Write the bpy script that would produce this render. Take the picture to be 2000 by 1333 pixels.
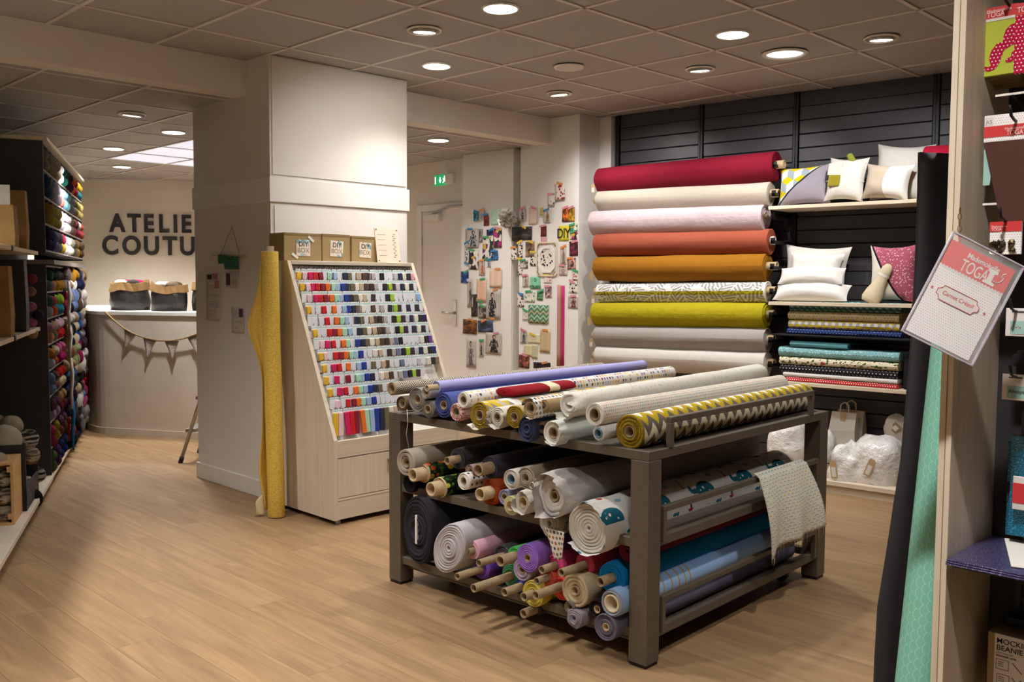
import bpy, math, random
from mathutils import Vector, Matrix, noise
random.seed(7)
PI = math.pi
sc = bpy.context.scene
COL = sc.collection
for o in list(bpy.data.objects): bpy.data.objects.remove(o)

# ---------------------------------------------------------------- camera
FPX, PITCH, ROLL, YAW, CH = 1811.33, 0.0649, 0.0049, 0.7826, 1.40
_fw = Vector((math.cos(YAW), math.sin(YAW), 0)); _rt = Vector((math.sin(YAW), -math.cos(YAW), 0)); _up = Vector((0, 0, 1))
CF = _fw*math.cos(PITCH) - _up*math.sin(PITCH)
_u2 = _up*math.cos(PITCH) + _fw*math.sin(PITCH)
CR = _rt*math.cos(ROLL) + _u2*math.sin(ROLL)
CU = _u2*math.cos(ROLL) - _rt*math.sin(ROLL)
CO = Vector((0, 0, CH))
cam = bpy.data.cameras.new('camera'); cam.sensor_width = 36; cam.lens = 36*FPX/2000; cam.clip_start = .05
camo = bpy.data.objects.new('camera', cam); COL.objects.link(camo)
camo.matrix_world = Matrix(((CR.x, CU.x, -CF.x, 0), (CR.y, CU.y, -CF.y, 0), (CR.z, CU.z, -CF.z, CH), (0, 0, 0, 1)))
sc.camera = camo

# ---------------------------------------------------------------- world, exposure
w = bpy.data.worlds.new('world'); sc.world = w; w.use_nodes = True
w.node_tree.nodes['Background'].inputs[0].default_value = (1, .93, .85, 1)
w.node_tree.nodes['Background'].inputs[1].default_value = .12
sc.view_settings.view_transform = 'Standard'; sc.view_settings.look = 'None'
sc.view_settings.gamma = 1; sc.view_settings.use_curve_mapping = False
sc.view_settings.exposure = 0.25
sc.cycles.max_bounces = 4; sc.cycles.diffuse_bounces = 3; sc.cycles.glossy_bounces = 2; sc.cycles.transmission_bounces = 4; sc.cycles.transparent_max_bounces = 6
sc.cycles.caustics_reflective = False; sc.cycles.caustics_refractive = False; sc.cycles.use_adaptive_sampling = True; sc.cycles.adaptive_threshold = .05; sc.cycles.use_light_tree = False
LAMP_W = 105.0        # power of a fixed downlight
LAMP_COL = (1, .965, .94)

# photograph measurements -> points on planes of the real room
def ray(x, y): return CF + CR*((x-1000)/FPX) - CU*((y-666.5)/FPX)
def onplane(x, y, p0, n):
    d = ray(x, y); n = Vector(n); return CO + d*(((Vector(p0)-CO).dot(n))/d.dot(n))
def onz(x, y, z): return onplane(x, y, (0, 0, z), (0, 0, 1))
def onx(x, y, X): return onplane(x, y, (X, 0, 0), (1, 0, 0))
def ony(x, y, Y): return onplane(x, y, (0, Y, 0), (0, 1, 0))
def onfw(x, y, D): return onplane(x, y, Vector((0, 0, CH))+_fw*D, _fw)

# ---------------------------------------------------------------- object helpers
def link(o, parent=None):
    COL.objects.link(o)
    if parent is not None: o.parent = parent
    return o
def tag(o, label=None, cat=None, group=None, kind=None):
    if label: o['label'] = label
    if cat: o['category'] = cat
    if group: o['group'] = group
    if kind: o['kind'] = kind
    return o
def frame(o, x, y, z=None):
    x = Vector(x).normalized(); y = Vector(y); y = (y - x*y.dot(x)).normalized(); z = x.cross(y)
    return Matrix(((x.x, y.x, z.x, o[0]), (x.y, y.y, z.y, o[1]), (x.z, y.z, z.z, o[2]), (0, 0, 0, 1)))
def at(loc, rz=0): return Matrix.Translation(Vector(loc)) @ Matrix.Rotation(rz, 4, 'Z')
def thing(name, label, cat, mat=None, group=None):
    o = bpy.data.objects.new(name, None); o.empty_display_size = .05
    link(o); tag(o, label, cat, group)
    if mat is not None: o.matrix_world = mat
    return o

class MB:
    def __init__(s): s.v=[]; s.f=[]; s.uv=[]; s.mi=[]; s.sm=[]
    def add(s, vs, fs, uvs=None, mi=0, smooth=False):
        b=len(s.v); s.v += [tuple(p) for p in vs]
        s.uv += uvs if uvs else [(p[0], p[1]) for p in vs]
        for f in fs: s.f.append(tuple(b+i for i in f)); s.mi.append(mi); s.sm.append(smooth)
        return s
    def box(s, a, b, M=None, mi=0, bev=0):
        x0,y0,z0=a; x1,y1,z1=b
        x0,x1=min(x0,x1),max(x0,x1); y0,y1=min(y0,y1),max(y0,y1); z0,z1=min(z0,z1),max(z0,z1)
        if bev:
            e=min(bev,(x1-x0)*.4,(y1-y0)*.4,(z1-z0)*.4)
            vs=[];fs=[]
            for iz,(z,ins) in enumerate(((z0,e),(z0+e,0),(z1-e,0),(z1,e))):
                X0,X1,Y0,Y1=x0+ins,x1-ins,y0+ins,y1-ins; c=e*.6 if not ins else 0
                if c: vs+=[(X0+c,Y0,z),(X1-c,Y0,z),(X1,Y0+c,z),(X1,Y1-c,z),(X1-c,Y1,z),(X0+c,Y1,z),(X0,Y1-c,z),(X0,Y0+c,z)]
                else: vs+=[(X0,Y0,z),(X1,Y0,z),(X1,Y0,z),(X1,Y1,z),(X1,Y1,z),(X0,Y1,z),(X0,Y1,z),(X0,Y0,z)]
            for k in range(3):
                for i in range(8):
                    j=(i+1)%8; fs.append((k*8+i,k*8+j,k*8+8+j,k*8+8+i))
            fs.append((7,6,5,4,3,2,1,0)); fs.append(tuple(range(24,32)))
        else:
            vs=[(x0,y0,z0),(x1,y0,z0),(x1,y1,z0),(x0,y1,z0),(x0,y0,z1),(x1,y0,z1),(x1,y1,z1),(x0,y1,z1)]
            fs=[(0,3,2,1),(4,5,6,7),(0,1,5,4),(1,2,6,5),(2,3,7,6),(3,0,4,7)]
        if M is not None: vs=[tuple(M@Vector(p)) for p in vs]
        return s.add(vs,fs,mi=mi)
    def tube(s, pts, r, n=8, mi=0, closed=False, caps=True):
        pts=[Vector(p) for p in pts]; m=len(pts)
        rr=r if isinstance(r,(list,tuple)) else [r]*m
        vs=[];fs=[]; pn=None
        for i,p in enumerate(pts):
            t=(pts[(i+1)%m]-pts[i-1]) if closed else (pts[min(i+1,m-1)]-pts[max(i-1,0)])
            t.normalize()
            if pn is None: pn=t.orthogonal().normalized()
            pn=(pn-t*pn.dot(t)).normalized(); b=t.cross(pn)
            for k in range(n):
                a=2*PI*k/n; vs.append(tuple(p+(pn*math.cos(a)+b*math.sin(a))*rr[i]))
        for i in range(m if closed else m-1):
            i2=(i+1)%m
            for k in range(n):
                k2=(k+1)%n; fs.append((i*n+k,i*n+k2,i2*n+k2,i2*n+k))
        if caps and not closed: fs.append(tuple(range(n-1,-1,-1))); fs.append(tuple((m-1)*n+k for k in range(n)))
        return s.add(vs,fs,mi=mi,smooth=True)
    def lathe(s, prof, n=24, rf=None, axis='x', mi=None, smooth=True, uvr=None, zf=None):
        # prof: list of (x, r); revolved round the x axis; rf(theta,x,r)->(y,z)
        vs=[];uvs=[];fs=[];m=len(prof)
        for i,(x,r) in enumerate(prof):
            for k in range(n+1):
                a=2*PI*k/n
                y,z=(rf(a,x,r) if rf else (r*math.cos(a), r*math.sin(a)))
                vs.append((x,y,z) if axis=='x' else (y,z,x+(zf(a,x) if zf else 0))); uvs.append((x, a*(uvr or r)))
        b=len(s.v); s.v+=vs; s.uv+=uvs
        for i in range(m-1):
            for k in range(n):
                q=(b+i*(n+1)+k, b+(i+1)*(n+1)+k, b+(i+1)*(n+1)+k+1, b+i*(n+1)+k+1)
                s.f.append(q[::-1] if axis=='x' else q[::-1]); s.mi.append(mi[i] if mi else 0); s.sm.append(smooth)
        return s
    def grid(s, fn, nu, nv, mi=0, smooth=True, thick=0, uvf=None):
        # fn(u,v)->point, u,v in 0..1; thick adds a second skin along the normal
        P=[[Vector(fn(i/nu,j/nv)) for i in range(nu+1)] for j in range(nv+1)]
        def skin(off,flip):
            vs=[];uvs=[]
            for j in range(nv+1):
                for i in range(nu+1):
                    p=P[j][i]
                    if off:
                        a=P[j][min(i+1,nu)]-P[j][max(i-1,0)]; c=P[min(j+1,nv)][i]-P[max(j-1,0)][i]
                        p=p+a.cross(c).normalized()*off
                    vs.append(tuple(p)); uvs.append(uvf(i/nu,j/nv) if uvf else (i/nu,j/nv))
            fs=[]
            for j in range(nv):
                for i in range(nu):
                    q=(j*(nu+1)+i,j*(nu+1)+i+1,(j+1)*(nu+1)+i+1,(j+1)*(nu+1)+i); fs.append(q[::-1] if flip else q)
            return vs,fs,uvs
        v1,f1,u1=skin(0,bool(thick)); b=len(s.v); s.add(v1,f1,u1,mi,smooth)
        if thick:
            v2,f2,u2=skin(thick,False); b2=len(s.v); s.add(v2,f2,u2,mi,smooth)
            W=nu+1
            ring=[i for i in range(nu)]+[nu+W*j for j in range(nv)]+[nv*W+i for i in range(nu,0,-1)]+[W*j for j in range(nv,0,-1)]
            for k in range(len(ring)):
                a,c=ring[k],ring[(k+1)%len(ring)]
                s.f.append((b+a,b+c,b2+c,b2+a)); s.mi.append(mi); s.sm.append(False)
        return s
    def prism(s, poly, z0, z1, M=None, mi=0):
        n=len(poly); vs=[(x,y,z0) for x,y in poly]+[(x,y,z1) for x,y in poly]
        if M is not None: vs=[tuple(M@Vector(p)) for p in vs]
        fs=[tuple(range(n-1,-1,-1)),tuple(range(n,2*n))]+[(i,(i+1)%n,n+(i+1)%n,n+i) for i in range(n)]
        return s.add(vs,fs,mi=mi)
    def sphere(s, c, r, nu=16, nv=10, mi=0, fn=None):
        rx,ry,rz=(r if isinstance(r,(tuple,list)) else (r,r,r))
        vs=[];fs=[];uvs=[]
        for j in range(nv+1):
            ph=PI*j/nv
            for i in range(nu+1):
                th=2*PI*i/nu
                d=Vector((math.sin(ph)*math.cos(th),math.sin(ph)*math.sin(th),math.cos(ph)))
                k=fn(d) if fn else 1
                vs.append((c[0]+rx*d.x*k,c[1]+ry*d.y*k,c[2]+rz*d.z*k)); uvs.append((i/nu,j/nv))
        for j in range(nv):
            for i in range(nu):
                fs.append((j*(nu+1)+i,(j+1)*(nu+1)+i,(j+1)*(nu+1)+i+1,j*(nu+1)+i+1))
        return s.add(vs,fs,uvs,mi,True)
    def mesh(s, name, mats):
        me=bpy.data.meshes.new(name); me.from_pydata(s.v,[],s.f)
        uvl=me.uv_layers.new(name='uv')
        vi=[0]*len(me.loops); me.loops.foreach_get('vertex_index',vi)
        fl=[c for i in vi for c in s.uv[i]]
        uvl.data.foreach_set('uv',fl)
        me.polygons.foreach_set('use_smooth',s.sm); me.polygons.foreach_set('material_index',s.mi)
        for m in (mats if isinstance(mats,(list,tuple)) else [mats]): me.materials.append(m)
        me.validate(); me.update(); return me
    def build(s, name, mats, parent=None, M=None, color=None, **kw):
        o=bpy.data.objects.new(name, s.mesh(name,mats)); link(o,parent)
        if M is not None: 
            if parent is None: o.matrix_world=M
            else: o.matrix_local=M
        if color: o.color=(*color,1)
        tag(o,**kw); return o
def inst(me, name, parent=None, M=None, color=None, **kw):
    o=bpy.data.objects.new(name, me); link(o,parent)
    if M is not None: o.matrix_local=M
    if color: o.color=(*color,1)
    tag(o,**kw); return o
def boxm(name,a,b,mat,parent=None,M=None,bev=0,**kw): return MB().box(a,b,bev=bev).build(name,mat,parent,M,**kw)

_fontcache={}
def text_mesh(txt, size, mat, depth=.0005, bold=0, spacing=1, align='LEFT'):
    cu=bpy.data.curves.new('txt','FONT'); cu.body=txt; cu.size=size; cu.extrude=depth; cu.offset=bold*size; cu.space_character=spacing; cu.align_x=align; cu.space_line=.9
    o=bpy.data.objects.new('txt',cu); COL.objects.link(o); bpy.context.view_layer.update()
    dg=bpy.context.evaluated_depsgraph_get(); me=bpy.data.meshes.new_from_object(o.evaluated_get(dg)); me.name='lettering'
    bpy.data.objects.remove(o); bpy.data.curves.remove(cu)
    me.materials.clear(); me.materials.append(mat); return me

# ---------------------------------------------------------------- node expressions
def srgb(h):
    if isinstance(h,str):
        h=h.lstrip('#'); c=[int(h[i:i+2],16)/255 for i in (0,2,4)]
    else: c=h
    return tuple((x/12.92 if x<=.04045 else ((x+.055)/1.055)**2.4) for x in c)
class S:
    def __init__(s,t,k): s.t=t; s.k=k
    def _m(s,op,b=None,c=None):
        n=s.t.nodes.new('ShaderNodeMath'); n.operation=op
        for i,x in enumerate((s,b,c)):
            if x is None: continue
            if isinstance(x,S): s.t.links.new(x.k,n.inputs[i])
            else: n.inputs[i].default_value=x
        return S(s.t,n.outputs[0])
    def __add__(s,b): return s._m('ADD',b)
    __radd__=__add__
    def __sub__(s,b): return s._m('SUBTRACT',b)
    def __mul__(s,b): return s._m('MULTIPLY',b)
    __rmul__=__mul__
    def __truediv__(s,b): return s._m('DIVIDE',b)
    def fract(s): return s._m('FRACT')
    def floor(s): return s._m('FLOOR')
    def abs(s): return s._m('ABSOLUTE')
    def sin(s): return s._m('SINE')
    def sqrt(s): return s._m('SQRT')
    def lt(s,b): return s._m('LESS_THAN',b)
    def gt(s,b): return s._m('GREATER_THAN',b)
    def mn(s,b): return s._m('MINIMUM',b)
    def mx(s,b): return s._m('MAXIMUM',b)
    def inv(s): return (s*-1)+1
class MT:
    def __init__(s,name,rough=.6,metal=0,spec=None):
        s.m=bpy.data.materials.new(name); s.m.use_nodes=True; s.t=s.m.node_tree; s.b=s.t.nodes['Principled BSDF']
        s.b.inputs['Roughness'].default_value=rough; s.b.inputs['Metallic'].default_value=metal
        if spec is not None: s.b.inputs['Specular IOR Level'].default_value=spec
    def n(s,ty,**kw):
        n=s.t.nodes.new(ty)
        for k,v in kw.items(): setattr(n,k,v)
        return n
    def uv(s):
        n=s.n('ShaderNodeUVMap'); n.uv_map='uv'; q=s.n('ShaderNodeSeparateXYZ'); s.t.links.new(n.outputs[0],q.inputs[0]); return S(s.t,q.outputs[0]),S(s.t,q.outputs[1])
    def obj(s):
        n=s.n('ShaderNodeTexCoord'); return n.outputs['Object']
    def objxyz(s):
        q=s.n('ShaderNodeSeparateXYZ'); s.t.links.new(s.obj(),q.inputs[0]); return [S(s.t,q.outputs[i]) for i in range(3)]
    def comb(s,x,y,z=0):
        q=s.n('ShaderNodeCombineXYZ')
        for i,v in enumerate((x,y,z)):
            if isinstance(v,S): s.t.links.new(v.k,q.inputs[i])
            else: q.inputs[i].default_value=v
        return q.outputs[0]
    def scaled(s,vec,sx,sy,sz):
        n=s.n('ShaderNodeMapping'); s.t.links.new(vec,n.inputs[0]); n.inputs['Scale'].default_value=(sx,sy,sz); return n.outputs[0]
    def noise(s,vec,scale,detail=3,rough=.5,dist=0):
        n=s.n('ShaderNodeTexNoise'); n.inputs['Scale'].default_value=scale; n.inputs['Detail'].default_value=detail; n.inputs['Roughness'].default_value=rough; n.inputs['Distortion'].default_value=dist
        if vec is not None: s.t.links.new(vec,n.inputs['Vector'])
        return S(s.t,n.outputs[0])
    def white(s,vec):
        n=s.n('ShaderNodeTexWhiteNoise'); s.t.links.new(vec,n.inputs[0]); return S(s.t,n.outputs[0])
    def voro(s,vec,scale,out=0,feature='F1'):
        n=s.n('ShaderNodeTexVoronoi'); n.feature=feature; n.inputs['Scale'].default_value=scale; s.t.links.new(vec,n.inputs['Vector']); return S(s.t,n.outputs[out])
    def ramp(s,fac,stops,const=False):
        n=s.n('ShaderNodeValToRGB'); cr=n.color_ramp
        if const: cr.interpolation='CONSTANT'
        while len(cr.elements)<len(stops): cr.elements.new(.5)
        for e,(p,c) in zip(cr.elements,stops): e.position=p; e.color=(*c,1)
        s.t.links.new(fac.k,n.inputs[0]); return n.outputs[0]
    def mix(s,a,b,fac,mode='MIX'):
        n=s.n('ShaderNodeMix'); n.data_type='RGBA'; n.blend_type=mode
        for x,i in ((a,6),(b,7)):
            if isinstance(x,(tuple,list)): n.inputs[i].default_value=(*x,1)
            else: s.t.links.new(x,n.inputs[i])
        if isinstance(fac,S): s.t.links.new(fac.k,n.inputs[0])
        else: n.inputs[0].default_value=fac
        return n.outputs[2]
    def ocol(s): return s.n('ShaderNodeObjectInfo').outputs['Color']
    def orand(s): return S(s.t,s.n('ShaderNodeObjectInfo').outputs['Random'])
    def col(s,c):
        if isinstance(c,(tuple,list)): s.b.inputs['Base Color'].default_value=(*c,1)
        else: s.t.links.new(c,s.b.inputs['Base Color'])
        return s
    def bump(s,h,strength=.3,dist=.01):
        n=s.n('ShaderNodeBump'); n.inputs['Strength'].default_value=strength; n.inputs['Distance'].default_value=dist
        s.t.links.new(h.k,n.inputs['Height']); s.t.links.new(n.outputs[0],s.b.inputs['Normal']); return s
    def set(s,**kw):
        for k,v in kw.items(): s.b.inputs[k.replace('_',' ')].default_value=v
        return s
M={}
def plain(name,c,rough=.6,metal=0,**kw):
    t=MT(name,rough,metal); t.col(srgb(c)); t.set(**kw); M[name]=t.m; return t.m
def noisy(name,c1,c2,scale=8,rough=.7,stretch=(1,1,1),bump=.1,bscale=200,metal=0):
    t=MT(name,rough,metal); v=t.scaled(t.obj(),*stretch); f=t.noise(v,scale,4)
    t.col(t.ramp(f,[(.3,srgb(c1)),(.7,srgb(c2))]))
    if bump: t.bump(t.noise(t.obj(),bscale,2),bump,.002)
    M[name]=t.m; return t.m
# ================================================================ materials of the setting
def t_wall(name,c1,c2,bs=.08):
    t=MT(name,.75); f=t.noise(t.obj(),2.2,4); t.col(t.ramp(f,[(.3,srgb(c1)),(.7,srgb(c2))])); t.bump(t.noise(t.obj(),350,2),bs,.001); M[name]=t.m
t_wall('wall_paint','#dcd5c6','#e3dccf'); t_wall('wall_white','#e6e1da','#ebe7e1'); t_wall('pillar_paint','#dfd8ce','#e5dfd6')
t_wall('plaster','#cfc4b4','#dcd2c4',.3)
def m_tile():
    t=MT('ceiling_tile',.95,spec=.1); f=t.noise(t.obj(),160,3); g=t.orand()
    c=t.ramp(f,[(.3,srgb('#aaa5a1')),(.7,srgb('#b4afab'))]); c=t.mix(c,srgb('#9f9995'),g*.35); t.col(c); t.bump(f,.25,.002); M['tile']=t.m
m_tile(); plain('tbar','#d6cec6',.5); plain('tbar_dark','#8a7f75',.5)
def m_plank():
    t=MT('plank',.42,spec=.35); o=t.obj(); r=t.orand()
    q=t.n('ShaderNodeSeparateXYZ'); t.t.links.new(o,q.inputs[0]); x,y=S(t.t,q.outputs[0]),S(t.t,q.outputs[1])
    v=t.comb(x*26+r*90,y*1.7+r*40,r*30); g=t.noise(v,1,6,.62,.9)
    v2=t.comb(x*7+r*50,y*.9+r*70,0); h=t.noise(v2,1,3,.5,.4)
    c=t.ramp(g,[(.25,srgb('#7f6549')),(.5,srgb('#9b7d5a')),(.75,srgb('#ae906b'))])
    c=t.mix(c,srgb('#6d533d'),(h-.45).mx(0)*1.5); c=t.mix(c,srgb('#a68863'),r*.22); t.col(c)
    t.bump(g,.06,.001); M['plank']=t.m
m_plank()
def m_wood(name,c1,c2,axis='z',rough=.5):
    t=MT(name,rough,spec=.3); x,y,z=t.objxyz()
    s={'z':(60,60,2.2),'x':(2.2,60,60),'y':(60,2.2,60)}[axis]
    g=t.noise(t.comb(x*s[0],y*s[1],z*s[2]),1,4,.55,.5); t.col(t.ramp(g,[(.25,srgb(c1)),(.75,srgb(c2))])); t.bump(g,.04,.001); M[name]=t.m
m_wood('pale_wood','#cdbda4','#ddd0ba','z'); m_wood('pale_wood_x','#cdbda4','#ddd0ba','x'); m_wood('pale_wood_y','#cfc2ae','#e0d5c4','y')
m_wood('crate_wood','#b98f58','#d3ab74','x'); 
noisy('black_panel','#242225','#2c2a2d',30,.6,bump=.15); noisy('black_slat','#333135','#3b393d',3,.42,(1,1,1),.1); plain('black_metal','#1d1c1f',.45,.2)
noisy('rack_metal','#5a5044','#62584b',40,.5,bump=.08,metal=0.0); plain('dark_shadow','#121013',.9)
plain('white_plastic','#e9e4dc',.4); plain('white_gloss','#f0ece4',.3); plain('chrome','#c9c9c9',.25,1); plain('alu','#b4b2ae',.35,.9)
plain('kraft','#a38a5e',.85); plain('kraft_dark','#8f754c',.85); plain('letter_black','#231f20',.7)
def glow(name,c,e):
    t=MT(name,.5); t.col((.8,.8,.8)); t.b.inputs['Emission Color'].default_value=(*c,1); t.b.inputs['Emission Strength'].default_value=e; M[name]=t.m
glow('lens',(1,.93,.82),14); glow('lens_soft',(.93,.97,1),1.1); glow('skylight',(.78,.82,1),.62); glow('exit_glow',(.03,.62,.2),.42); M['exit_glow'].node_tree.nodes['Principled BSDF'].inputs['Base Color'].default_value=(.01,.22,.07,1)

ZC, ZL, YB = 2.783, 2.575, 5.42
# ================================================================ floor
fl=boxm('floor',(-4,-3,-.06),(8,13.5,-.006),M['dark_shadow'],kind='structure')
PW,PL=.19,1.38
pm=MB().box((.0004,.0004,-.012),(PW-.0004,PL-.0004,0),bev=.0006).mesh('plank',M['plank'])
Wd=Vector((.0870,-.9962,0)).normalized(); Wn=Vector((-Wd.y,Wd.x,0)); Wn=Vector((-.9962,-.0870,0)).normalized(); W0=Vector((6.193,4.957,0))
x=.62; k=0; rest=[]
def seen(px,py):
    p=Vector((px,py,0))-CO; d=p.dot(CF)
    if d<.3: return False
    X=1000+FPX*p.dot(CR)/d; Y=666.5-FPX*p.dot(CU)/d
    return -260<X<2150 and Y<1480
while x<6.9:
    y=-1.3-random.random()*PL
    while y<9.6:
        if any(seen(x+a*PW,y+b*PL) for a in (0,1) for b in (0,.25,.5,.75,1)) and not (x>6.3 and y<5) and (y<7.6+.3*x or x>3): inst(pm,'plank',fl,Matrix.Translation((x,y,0))); k+=1
        else: rest.append((x,y))
        y+=PL
    x+=PW
mb=MB()
for (a,b) in rest: mb.box((a+.0008,b+.0008,-.012),(a+PW-.0008,b+PL-.0008,0))
mb.box((-4,-3,-.012),(.62,13,0)); mb.box((.62,9.6,-.012),(8,13,0))
tag(mb.build('plank_field',M['plank'],fl),kind='stuff')

# ================================================================ ceilings
ce=boxm('ceiling',(-4,-3,ZC+.03),(8,YB+.1,ZC+.09),M['tile'],kind='structure')
tm=MB().box((-.2895,-.2895,0),(.2895,.2895,.02),bev=.003).mesh('tile',M['tile'])
def halfbar(l,ax,mat): 
    return (MB().box((0,-.011,-.004),(l,.011,.03)) if ax=='x' else MB().box((-.011,0,-.004),(.011,l,.03))).mesh('grid_bar',mat)
hole={}
def tilefield(par,x0,y0,z,nx0,nx1,ny0,ny1,ok,bx0,bx1,by0,by1,special={}):
    for i in range(nx0,nx1):
        for j in range(ny0,ny1):
            cx,cy=x0+(i+.5)*.6,y0+(j+.5)*.6
            if not ok(cx,cy): continue
            o=inst(special.get((i,j),tm),'tile' if (i,j) not in special else 'luminous_tile',par,Matrix.Translation((cx,cy,z+.003)))
    for i in range(nx0,nx1+1):
        me=halfbar(by1-by0,'y',M['tbar']); inst(me,'grid_bar',par,Matrix.Translation((x0+i*.6,by0,z)))
    me=halfbar(bx1-bx0,'x',M['tbar'])
    for j in range(ny0,ny1+1): inst(me,'grid_bar',par,Matrix.Translation((bx0,y0+j*.6,z)))
tilefield(ce,2.455,4.93,ZC,-6,7,-10,0,lambda x,y:x<6.75 and y<5.4,-1.4,6.7,-1.2,YB-.002)
for i in range(-6,7): MB().box((2.455+i*.6+.01,4.941,ZC+.003),(3.055+i*.6-.01,YB+.01,ZC+.02)).build('tile',M['tile'],ce)
lc=boxm('ceiling_lower',(-3,YB+.05,ZL+.03),(7,13,ZL+.09),M['tile'],kind='structure')
lum=MB().box((-.286,-.286,0),(.286,.286,.012)).mesh('luminous_tile',M['skylight'])
sp={(i,j):lum for i in (2,3) for j in (3,4,5)}
tilefield(lc,2.5,5.68,ZL,-5,6,0,10,lambda x,y:y>5.4 and x>-.6,-.6,6.1,YB+.13,12,sp)
for i in range(-5,6): MB().box((2.5+i*.6+.01,YB+.15,ZL+.003),(3.1+i*.6-.01,5.67,ZL+.02)).build('tile',M['tile'],lc)

# ================================================================ beams, pillars, walls
def struct(name,mb,mat,parent=None,M_=None):
    o=mb.build(name,mat,parent,M_)
    if parent is None: o['kind']='structure'
    return o
struct('trim_1',MB().box((-3,YB,ZL-.006),(3.045,YB+.16,ZC)),M['pillar_paint'])
struct('trim_2',MB().box((4.123,YB,ZL-.006),(5.905,YB+.16,ZC)),M['pillar_paint'])
pl=struct('wall_pillar',MB().box((3.045,5.145,0),(4.123,6.15,ZC)),M['pillar_paint'])
zs0=ony(524,393,5.12).z; zs1=ony(524,345,5.12).z
MB().box((3.034,5.130,zs0),(4.134,6.16,zs1),bev=.003).build('sleeve',M['wall_white'],pl)
MB().box((3.07,5.137,.1),(4.105,5.15,zs0-.02)).build('panel',M['wall_white'],pl)
MB().box((3.06,5.137,zs1+.02),(4.105,5.15,ZC-.01)).build('panel',M['pillar_paint'],pl)
MB().box((3.032,5.13,0),(3.05,6.16,.11),bev=.003).build('baseboard',M['pillar_paint'],pl)
# piers with the pinned pictures
p2=struct('wall_pier',MB().box((5.90,5.09,0),(6.40,5.77,ZC)),M['wall_white'])
zp=onx(1080,437,5.9).z
MB().box((5.885,5.075,0),(6.19,5.765,zp)).build('panel',M['wall_white'],p2)
MB().box((5.99,5.765,0),(6.15,5.87,ZL)).build('pipe_casing',M['wall_paint'],p2)
p1=struct('wall_pier_rear',MB().box((5.90,5.86,0),(6.40,6.53,ZL)),M['wall_white'])
MB().box((5.887,5.865,0),(5.91,6.535,onx(950,441,5.89).z)).build('panel',M['wall_white'],p1)
struct('wall_return',MB().box((6.16,4.965,0),(6.5,5.10,ZC)),M['wall_white'])
XD=6.06
wd=struct('wall_door',MB().box((XD,6.52,0),(XD+.12,13,ZL+.03)),M['wall_paint'])
struct('baseboard_door',MB().box((XD-.012,6.54,0),(XD,6.60,.08)),M['wall_white'])
# far wall with lettering (faces the camera)
A0=Vector((4.25,11.36,0)); Ad=Vector((1.11,-.80,0)).normalized(); An=Vector((-Ad.y,Ad.x,0))*-1
FA=frame(A0,Ad,(0,0,1))
struct('wall_far',MB().box((-4.5,0,-.12),(4,ZL+.03,0)),M['wall_paint'],None,FA)
# left wall behind the yarn shelving
Q0=Vector((1.309,4.613,0)); Qt=Vector((.4217,.9067,0)).normalized(); Qn=Vector((Qt.y,-Qt.x,0))
FQ=frame(Q0,Qt,Qn*-1)   # x along the shelf front (away from camera), y into the wall, z up
struct('wall_left',MB().box((-8,.60,0),(8.5,.72,ZC+.03)),M['wall_paint'],None,FQ)
struct('wall_rear',MB().box((-4,-3.1,0),(8,-2.9,ZC+.03)),M['wall_paint'])
struct('wall_side',MB().box((-4.1,-3,0),(-3.9,3,ZC+.03)),M['wall_paint'])

# slatted black shop wall
FW=Matrix(((Wd.x,-Wn.x,0,W0.x),(Wd.y,-Wn.y,0,W0.y),(0,0,1,0),(0,0,0,1)))  # x along the wall towards the camera, -y out into the room, z up
wr=struct('wall_right',MB().box((-.02,.02,0),(8.2,.15,ZC+.03)),M['black_panel'],None,FW)
ups=[.035,.812,1.588,2.556,3.33,4.1]
for i in range(len(ups)-1):
    l=ups[i+1]-ups[i]-.05
    me=MB().box((0,0,.0025),(l,.02,.0965),bev=.003).mesh('slat',M['black_slat'])
    for k in range(27):
        z=.078+k*.1
        if z>ZC-.15: break
        inst(me,'slat',wr,Matrix.Translation((ups[i]+.025,0,z)))
    MB().box((ups[i]+.025,.004,z),(ups[i+1]-.025,.02,ZC)).build('slat',M['black_slat'],wr)
um=MB().box((-.018,-.012,0),(-.004,.02,ZC)).box((.004,-.012,0),(.018,.02,ZC)).box((-.018,-.002,0),(.018,.02,ZC))
for k in range(130): um.box((-.003,-.011,.02+k*.021),(.003,0,.028+k*.021))
ume=um.mesh('slotted_upright',M['black_metal'])
for s in ups+[4.9,5.7,6.5,7.3]: inst(ume,'slotted_upright',wr,Matrix.Translation((s,0,0)))

# ================================================================ door, closer, exit sign
def xrect(name,mat,x0,y0,x1,y1,X,t,parent=None,**kw):   # rectangle measured on the plane X=const
    a=onx(x0,y0,X); b=onx(x1,y1,X)
    return MB().box((X-t,min(a.y,b.y),min(a.z,b.z)),(X,max(a.y,b.y),max(a.z,b.z)),bev=min(.003,t*.3)).build(name,mat,parent,**kw)
dl=onx(827,415,XD); dr=onx(902,405,XD); dtop=dl.z; dy0,dy1=6.545,dl.y
do=struct('door_1',MB().box((XD-.012,dy0,.005),(XD,dy1,dtop),bev=.002),M['wall_white'])
for a,b in (((XD-.03,dy1,0),(XD,dy1+.07,dtop+.07)),((XD-.03,dy0-.02,dtop),(XD,dy1,dtop+.07))): MB().box(a,b,bev=.004).build('door_frame',M['wall_white'],do)
h=onx(888,612,XD-.02)
MB().box((XD-.022,h.y-.025,h.z-.13),(XD-.01,h.y+.025,h.z+.13),bev=.004).build('handle_plate',M['chrome'],do)
MB().tube([(XD-.02,h.y,h.z),(XD-.06,h.y,h.z),(XD-.07,h.y+.02,h.z),(XD-.07,h.y+.13,h.z+.005)],.011,8).build('handle',M['chrome'],do)
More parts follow.
